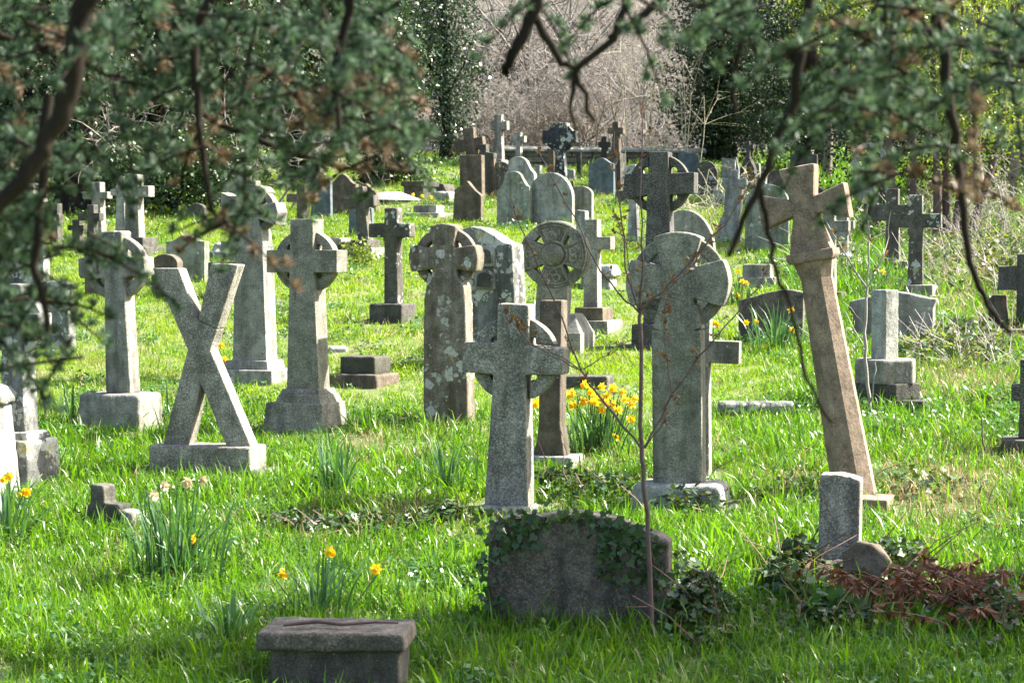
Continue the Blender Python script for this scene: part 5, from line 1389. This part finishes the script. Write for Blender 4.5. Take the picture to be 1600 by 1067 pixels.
def twiggy(name, label, px, Y, h, spread, stems, depth, mat, seed, up=0.8, cat='shrub', r0=0.02, group='bare shrubs behind the low wall', kids=(2, 5), curl=0.35):
    """bare shrub: stems that fork again and again into fine twigs"""
    r = np.random.default_rng(seed)
    x, y, z = gpos(px, Y)
    root = tag(empty(name, (x, y, z)), label, cat, group)
    S, T = NM(), NM()
    def grow(p, d, L, rad, lev):
        k = 5; P = [p]; dd = d.copy()
        for i in range(k):
            dd = dd + r.normal(0, curl * 0.35, 3) + np.array([0, 0, -0.02 * (lev + 1)]); dd /= np.linalg.norm(dd)
            P.append(P[-1] + dd * L / k)
        (S if lev == 0 else T).tube(P, np.linspace(rad, rad * 0.5, k + 1), 6 if lev == 0 else 3)
        if lev < depth:
            for _ in range(r.integers(*kids) + (2 if lev == 0 else 0)):
                j = r.integers(2, k + 1)
                nd = dd * 0.7 + r.normal(0, 0.75, 3); nd /= np.linalg.norm(nd)
                grow(P[j], nd, L * r.uniform(0.45, 0.75), max(0.0045, rad * 0.5), lev + 1)
    for i in range(stems):
        d = np.array([r.normal(0, spread), r.normal(0, spread * 0.6), up]); d /= np.linalg.norm(d)
        grow(np.array([r.normal(0, 0.35), r.normal(0, 0.3), -0.1]), d, h * r.uniform(0.6, 1.1), r0, 0)
    link('stems', S.mesh('stems', True), mat, root); tag(link('twigs', T.mesh('twigs'), mat, root), kind='stuff')
    return root
twiggy('bare_shrub', 'pinkish-grey bare thicket behind the tall slim Celtic cross', 775, 50, 1.5, 0.6, 11, 4, M_TWIG, 21)
twiggy('bare_shrub', 'dense pinkish bare thicket behind the black Celtic cross streaked with white', 870, 52, 1.9, 0.6, 13, 4, M_TWIG, 22)
twiggy('bare_shrub', 'arching pinkish bare thicket beside the big dark yew', 965, 51, 2.0, 0.55, 13, 4, M_TWIG, 23)
twiggy('bare_tree', 'bare brown tree with a straight trunk in the middle of the pinkish thicket', 815, 54, 4.5, 0.25, 3, 4, M_BARKPALE, 24, cat='tree', r0=0.05, up=1)
twiggy('bare_tree', 'tall bare tree filling the top centre with fine twigs', 910, 56, 4.8, 0.35, 5, 4, M_TWIG, 25, cat='tree', r0=0.05, up=1)
twiggy('bare_tree', 'spreading bare tree behind the bare brown one with a straight trunk', 760, 57, 4.2, 0.4, 6, 4, M_TWIG, 41, cat='tree', r0=0.04, up=1)
twiggy('bare_tree', 'bare grey tree just left of the big dark yew', 990, 55, 4.2, 0.4, 6, 4, M_TWIG, 42, cat='tree', r0=0.04, up=1)
twiggy('bare_shrub', 'low tangle of grey twigs right above the low wall', 920, 49.5, 1.3, 0.8, 12, 4, M_BARKPALE, 43)
twiggy('bare_shrub', 'arched grey briars above the left end of the low wall', 800, 49.5, 1.2, 0.8, 11, 4, M_BARKPALE, 44)
tree('laurel_tree', 'small green shrub deep inside the bare thicket', 845, 55, [(0, 0, 0.8, 1.0, 0.7, 0.7), (-1.2, 0, 1.6, 0.7, 0.5, 0.9)], 3500, 0.08, M_YEW, 1.5, 0.03, seed=31)
tree('small_bush', 'small round green bush by the broken kerb stones in mid lawn', 564, 28.4, [(0, 0, 0.14, 0.16, 0.14, 0.15)], 500, 0.05, M_LAUREL, 0.15, 0.008, cat='bush', sig=0.06, group=None, seed=32)
twiggy('bare_shrub', 'upright pale straw-coloured stems before the big dark yew', 1042, 47, 2.2, 0.06, 9, 2, M_TWIGPALE, 26, up=1, r0=0.011, kids=(1, 3), curl=0.12)
twiggy('bare_shrub', 'pale dead twigs hanging among the blurred needles at the left', 415, 36.5, 2.0, 0.5, 5, 4, M_TWIG, 27, kids=(2, 4))
twiggy('bare_shrub', 'tangle of bare pinkish twigs left of the sunlit ivy bush', 190, 36, 1.6, 0.6, 6, 3, M_TWIG, 28)
twiggy('bare_shrub', 'low bare twigs on the bramble bank near the right edge', 1545, 31, 0.9, 0.7, 7, 3, M_TWIG, 29, r0=0.012)
twiggy('bare_shrub', 'thin leafy twigs in front of the white round-topped headstone', 1112, 33, 0.8, 0.5, 5, 3, M_TWIGPALE, 30, r0=0.008)

# ------------------------------------------------------------------ the cedar whose boughs hang before the viewer
def needles(m, P, n, ln, w, r, mi=0):
    """needle rosettes at points P"""
    k = len(P)
    if k == 0: return
    D = r.normal(size=(k * n, 3)); D /= np.linalg.norm(D, axis=1, keepdims=True)
    ax = r.normal(size=(k, 3)) * 0.5 + [0, 0, 0.5]
    D = D + np.repeat(ax, n, 0) * 0.9
    m.leaves(np.repeat(P, n, 0), ln * r.uniform(0.7, 1.2, k * n), w, D, m=mi)

def cedar():
    r = np.random.default_rng(77)
    base = np.array([-3.6, 2.6, 0.0]); base[2] = float(gz(base[0], base[1]))
    root = tag(empty('cedar_tree', base), 'blue-green cedar whose out-of-focus boughs hang across the top of the view', 'tree')
    B = Vector(base)
    q = NM(); t = np.linspace(0, 1, 9)
    q.tube(np.stack([0.1 * np.sin(3 * t), 0.05 * np.cos(4 * t), t * 9.0 - 0.2], -1), 0.34 * (1.1 - t * 0.8), 12)
    link('trunk', q.mesh('trunk', True), M_BARK, root)
    limbs, tw, fo, dry = NM(), NM(), NM(), NM()
    def limb(pts, Y, r0, r1, start=None):
        Ys = Y if isinstance(Y, (list, tuple)) else [Y] * len(pts)
        P = [at(a, b, yy) - B for (a, b), yy in zip(pts, Ys)]
        if start is not None:
            s0 = Vector((0.0, 0.0, start)); P = [s0, s0.lerp(P[0], 0.5) + Vector((0, 0, 0.35))] + P
        Q = []
        for i, (a, b) in enumerate(zip(P[:-1], P[1:])):
            for f in (0, 0.25, 0.5, 0.75): Q.append(a.lerp(b, f) + Vector(r.normal(0, 0.0022, 3)))
        Q.append(P[-1])
        R = np.linspace(r0, r1, len(Q))
        if start is not None: R[:9] = np.linspace(r0 * 2.5, R[9], 9)
        limbs.tube(Q, R, 7)
        return Q
    # boughs: picture places, distance, thickness
    limb([(150, -60), (128, 20), (110, 150), (70, 225), (30, 290), (-30, 350)], 3.6, 0.021, 0.012, 4.6)
    limb([(75, 150), (62, 330), (58, 420), (75, 520)], 3.8, 0.009, 0.005)
    limb([(350, -50), (300, 60), (315, 190), (318, 260), (335, 335)], 3.9, 0.012, 0.004, 4.9)
    limb([(560, -50), (545, 20), (522, 110), (530, 200)], 3.8, 0.013, 0.004, 5.0)
    limb([(200, -40), (260, 60), (420, 110), (560, 150), (690, 215)], 4.5, 0.012, 0.004, 5.1)
    limb([(0, 60), (120, 90), (250, 150), (380, 210), (520, 260), (650, 270)], 4.6, 0.012, 0.004, 4.4)
    limb([(850, -60), (830, 30), (800, 85), (790, 115)], 4.0, 0.016, 0.008, 5.3)
    limb([(832, 20), (870, 90), (898, 110), (930, 190)], 4.1, 0.008, 0.004)
    limb([(898, 110), (960, 60), (990, -40)], 4.1, 0.006, 0.007)
    limb([(900, 112), (890, 170), (905, 215)], 4.1, 0.005, 0.002)
    limb([(1075, -60), (1010, 20), (950, 60)], 4.1, 0.009, 0.005)
    limb([(1272, -60), (1262, 30), (1238, 160), (1200, 265), (1160, 345), (1138, 402)], 3.9, 0.012, 0.0045, 5.4)
    limb([(1188, 300), (1196, 350), (1215, 420), (1238, 500), (1262, 590), (1300, 660)], 4.0, 0.005, 0.003)
    limb([(1190, -40), (1160, 60), (1146, 150), (1148, 185)], 4.1, 0.007, 0.003)
    limb([(1450, -60), (1470, 60), (1488, 180), (1500, 300), (1515, 410), (1545, 480), (1580, 520)], 4.0, 0.013, 0.004, 5.5)
    limb([(1395, -40), (1385, 30), (1330, 90), (1300, 130)], 4.2, 0.009, 0.004, 5.6)
    limb([(1380, -10), (1450, 50), (1540, 82), (1640, 100)], 4.2, 0.010, 0.008)
    link('limbs', limbs.mesh('limbs', True), M_BARK, root)
    # sprays of rosettes
    def spray(px, py, rx, ry, n, Y, dy=0.35, brown=0.06, down=0.5):
        for i in range(max(1, int(n * 0.72))):
            if i % 5 == 0: ca, cb = px + rx * r.normal() * 0.55, py + ry * r.normal() * 0.55
            a, b = ca + r.normal() * min(rx * 0.55, 17), cb + r.normal() * min(ry * 0.55, 12)
            yy = Y + r.normal() * dy
            p = np.array(at(a, b, yy) - B)
            d = np.array([r.normal(), r.normal() * 0.7, -abs(r.normal()) * down + 0.1]); d /= np.linalg.norm(d)
            L = r.uniform(0.06, 0.15); k = int(L / 0.018)
            f = np.linspace(0, 1, k)[:, None]
            pts = p + d * L * f + np.array([0, 0, -0.25]) * L * f * f
            tw.tube([pts[0] - d * 0.03, pts[k // 2], pts[-1]], [0.003, 0.0025, 0.0015], 4)
            pts = pts + r.normal(0, 0.006, pts.shape)
            br = r.uniform() < brown
            needles(dry if br else fo, pts, 34, 0.023, 0.0034, r)
    for a in ((60, 60, 90, 70, 26), (60, 180, 60, 50, 18), (190, 40, 90, 60, 22), (190, 145, 80, 50, 16), (300, 90, 80, 70, 24), (330, 172, 70, 42, 13), (420, 50, 90, 60, 24), (430, 150, 80, 50, 17), (440, 225, 50, 24, 7),
              (520, 60, 70, 60, 20), (560, 150, 60, 60, 20), (560, 225, 60, 28, 10), (640, 215, 45, 22, 8), (620, 40, 60, 50, 14), (345, 335, 24, 16, 8), (300, 232, 30, 18, 3), (150, 215, 60, 30, 7), (50, 290, 60, 50, 20), (505, 280, 14, 14, 2), (250, -10, 120, 40, 16), (480, -15, 120, 40, 16)):
        spray(*a, 4.3, 0.4, 0.08)
    spray(50, 410, 55, 60, 26, 4.2, 0.2); spray(40, 490, 40, 40, 17, 4.2, 0.2); spray(20, 320, 50, 50, 12, 4.2, 0.2); spray(110, 560, 30, 30, 3, 4.2, 0.2); spray(20, 380, 40, 40, 7, 4.2, 0.2)
    for a in ((850, 5, 50, 26, 5), (960, 5, 50, 26, 5), (1060, 15, 70, 40, 10), (1150, 40, 60, 40, 7), (1330, 70, 60, 45, 14), (1300, 140, 45, 34, 13), (1312, 165, 36, 18, 9), (1362, 262, 16, 12, 7), (1370, 160, 40, 50, 10), (1420, 80, 50, 50, 8), (1500, 50, 60, 60, 16), (1570, 120, 40, 60, 14), (1540, 150, 34, 28, 5), (1590, 40, 40, 50, 9), (1450, 215, 20, 24, 1), (1340, -10, 90, 40, 12), (1560, -10, 90, 40, 12), (1505, 300, 10, 30, 1)):
        spray(*a, 4.15, 0.35, 0.08)
    spray(560, 110, 40, 70, 10, 4.1, 0.2, 0.9); spray(330, 225, 20, 30, 4, 4.2, 0.1, 1.0); spray(345, 340, 20, 10, 3, 4.2, 0.1, 0.8); spray(1300, 30, 30, 30, 5, 4.1, 0.2, 0.9); spray(1320, 90, 30, 30, 4, 4.1, 0.1, 0.9); spray(75, 40, 50, 30, 5, 4.2, 0.2, 0.8)
    # the boughs go on above and beside the view
    for i in range(70):
        spray(r.uniform(-1200, 900), r.uniform(-700, -60), 80, 60, 2, r.uniform(3.2, 5.0), 0.3)
    # unseen crown sprays overhead, added towards the sun to dapple the boughs
    for i in range(150):
        spray(r.uniform(300, 3600), r.uniform(-2600, -480), 130, 110, 3, r.uniform(3.8, 5.6), 0.4)
    # an old cone cluster
    c = NM()
    for k in range(5):
        p = np.array(at(1258 + r.normal() * 8, 85 + r.normal() * 5, 4.0) - B)
        c.tube([p + [-0.02, 0, 0.01], p + [-.012, 0, 0.008], p, p + [.012, 0, -.006], p + [0.02, 0, -0.008]], [0.006, 0.016, 0.019, 0.015, 0.004], 9)
    link('cones', c.mesh('cones', True), M_BARK, root)
    link('twigs', tw.mesh('twigs', True), M_BARK, root)
    link('foliage', fo.mesh('foliage'), M_CEDAR, root)
    link('dry_foliage', dry.mesh('dry_foliage'), M_CEDARDRY, root)
cedar()

def shade_tree():
    """the tree right of the view whose boughs shade the nearest grass"""
    r = np.random.default_rng(5)
    x, y = 6.4, 13.4; z = float(gz(x, y))
    root = tag(empty('cedar_tree', (x, y, z)), 'tall cedar just outside the right edge, its shade lying over the nearest grass', 'tree')
    q = NM(); t = np.linspace(0, 1, 9)
    q.tube(np.stack([0.1 * np.sin(3 * t), 0.05 * np.cos(4 * t), t * 9.5 - 0.2], -1), 0.3 * (1.1 - t * 0.85), 12)
    link('trunk', q.mesh('trunk', True), M_BARK, root)
    lm, fo = NM(), NM()
    pads = []
    for px in range(170, 1760, 62):
        for py, dens in ((1000, 0.55), (1040, 0.9), (1090, 1.0)):
            if py == 1000 and px < 330: continue
            if r.uniform() > dens: continue
            gx, gy = ground_xy(px + r.normal() * 25, py + r.normal() * 9)
            h = r.uniform(4.6, 6.4); tt = h / SUN_DIR.z
            p = np.array([gx, gy, SL * gy]) + np.array(SUN_DIR) * tt - [x, y, z]
            pads.append(p)
    for px, py in ((1250, 985), (1330, 970), (1420, 985), (1500, 970), (1580, 975), (1180, 985), (1100, 990), (420, 985), (500, 1020), (600, 1030)):
        gx, gy = ground_xy(px, py); h = r.uniform(4.6, 6.4)
        pads.append(np.array([gx, gy, SL * gy]) + np.array(SUN_DIR) * h / SUN_DIR.z - [x, y, z])
    for p in pads:
        f = min(8.5, p[2] * 0.85 + 0.3)
        lm.tube([[0, 0, f], np.array([0, 0, f]) * 0.4 + p * 0.6 + [0, 0, 0.15], p], [0.05, 0.03, 0.01], 5)
        k = 480
        P = p + r.normal(size=(k, 3)) * [0.30, 0.24, 0.07]
        fo.leaves(P, r.uniform(0.04, 0.08, k), 0.018, r.normal(size=(k, 3)))
    link('limbs', lm.mesh('limbs', True), M_BARK, root); link('foliage', fo.mesh('foliage'), M_CEDAR, root)
shade_tree()
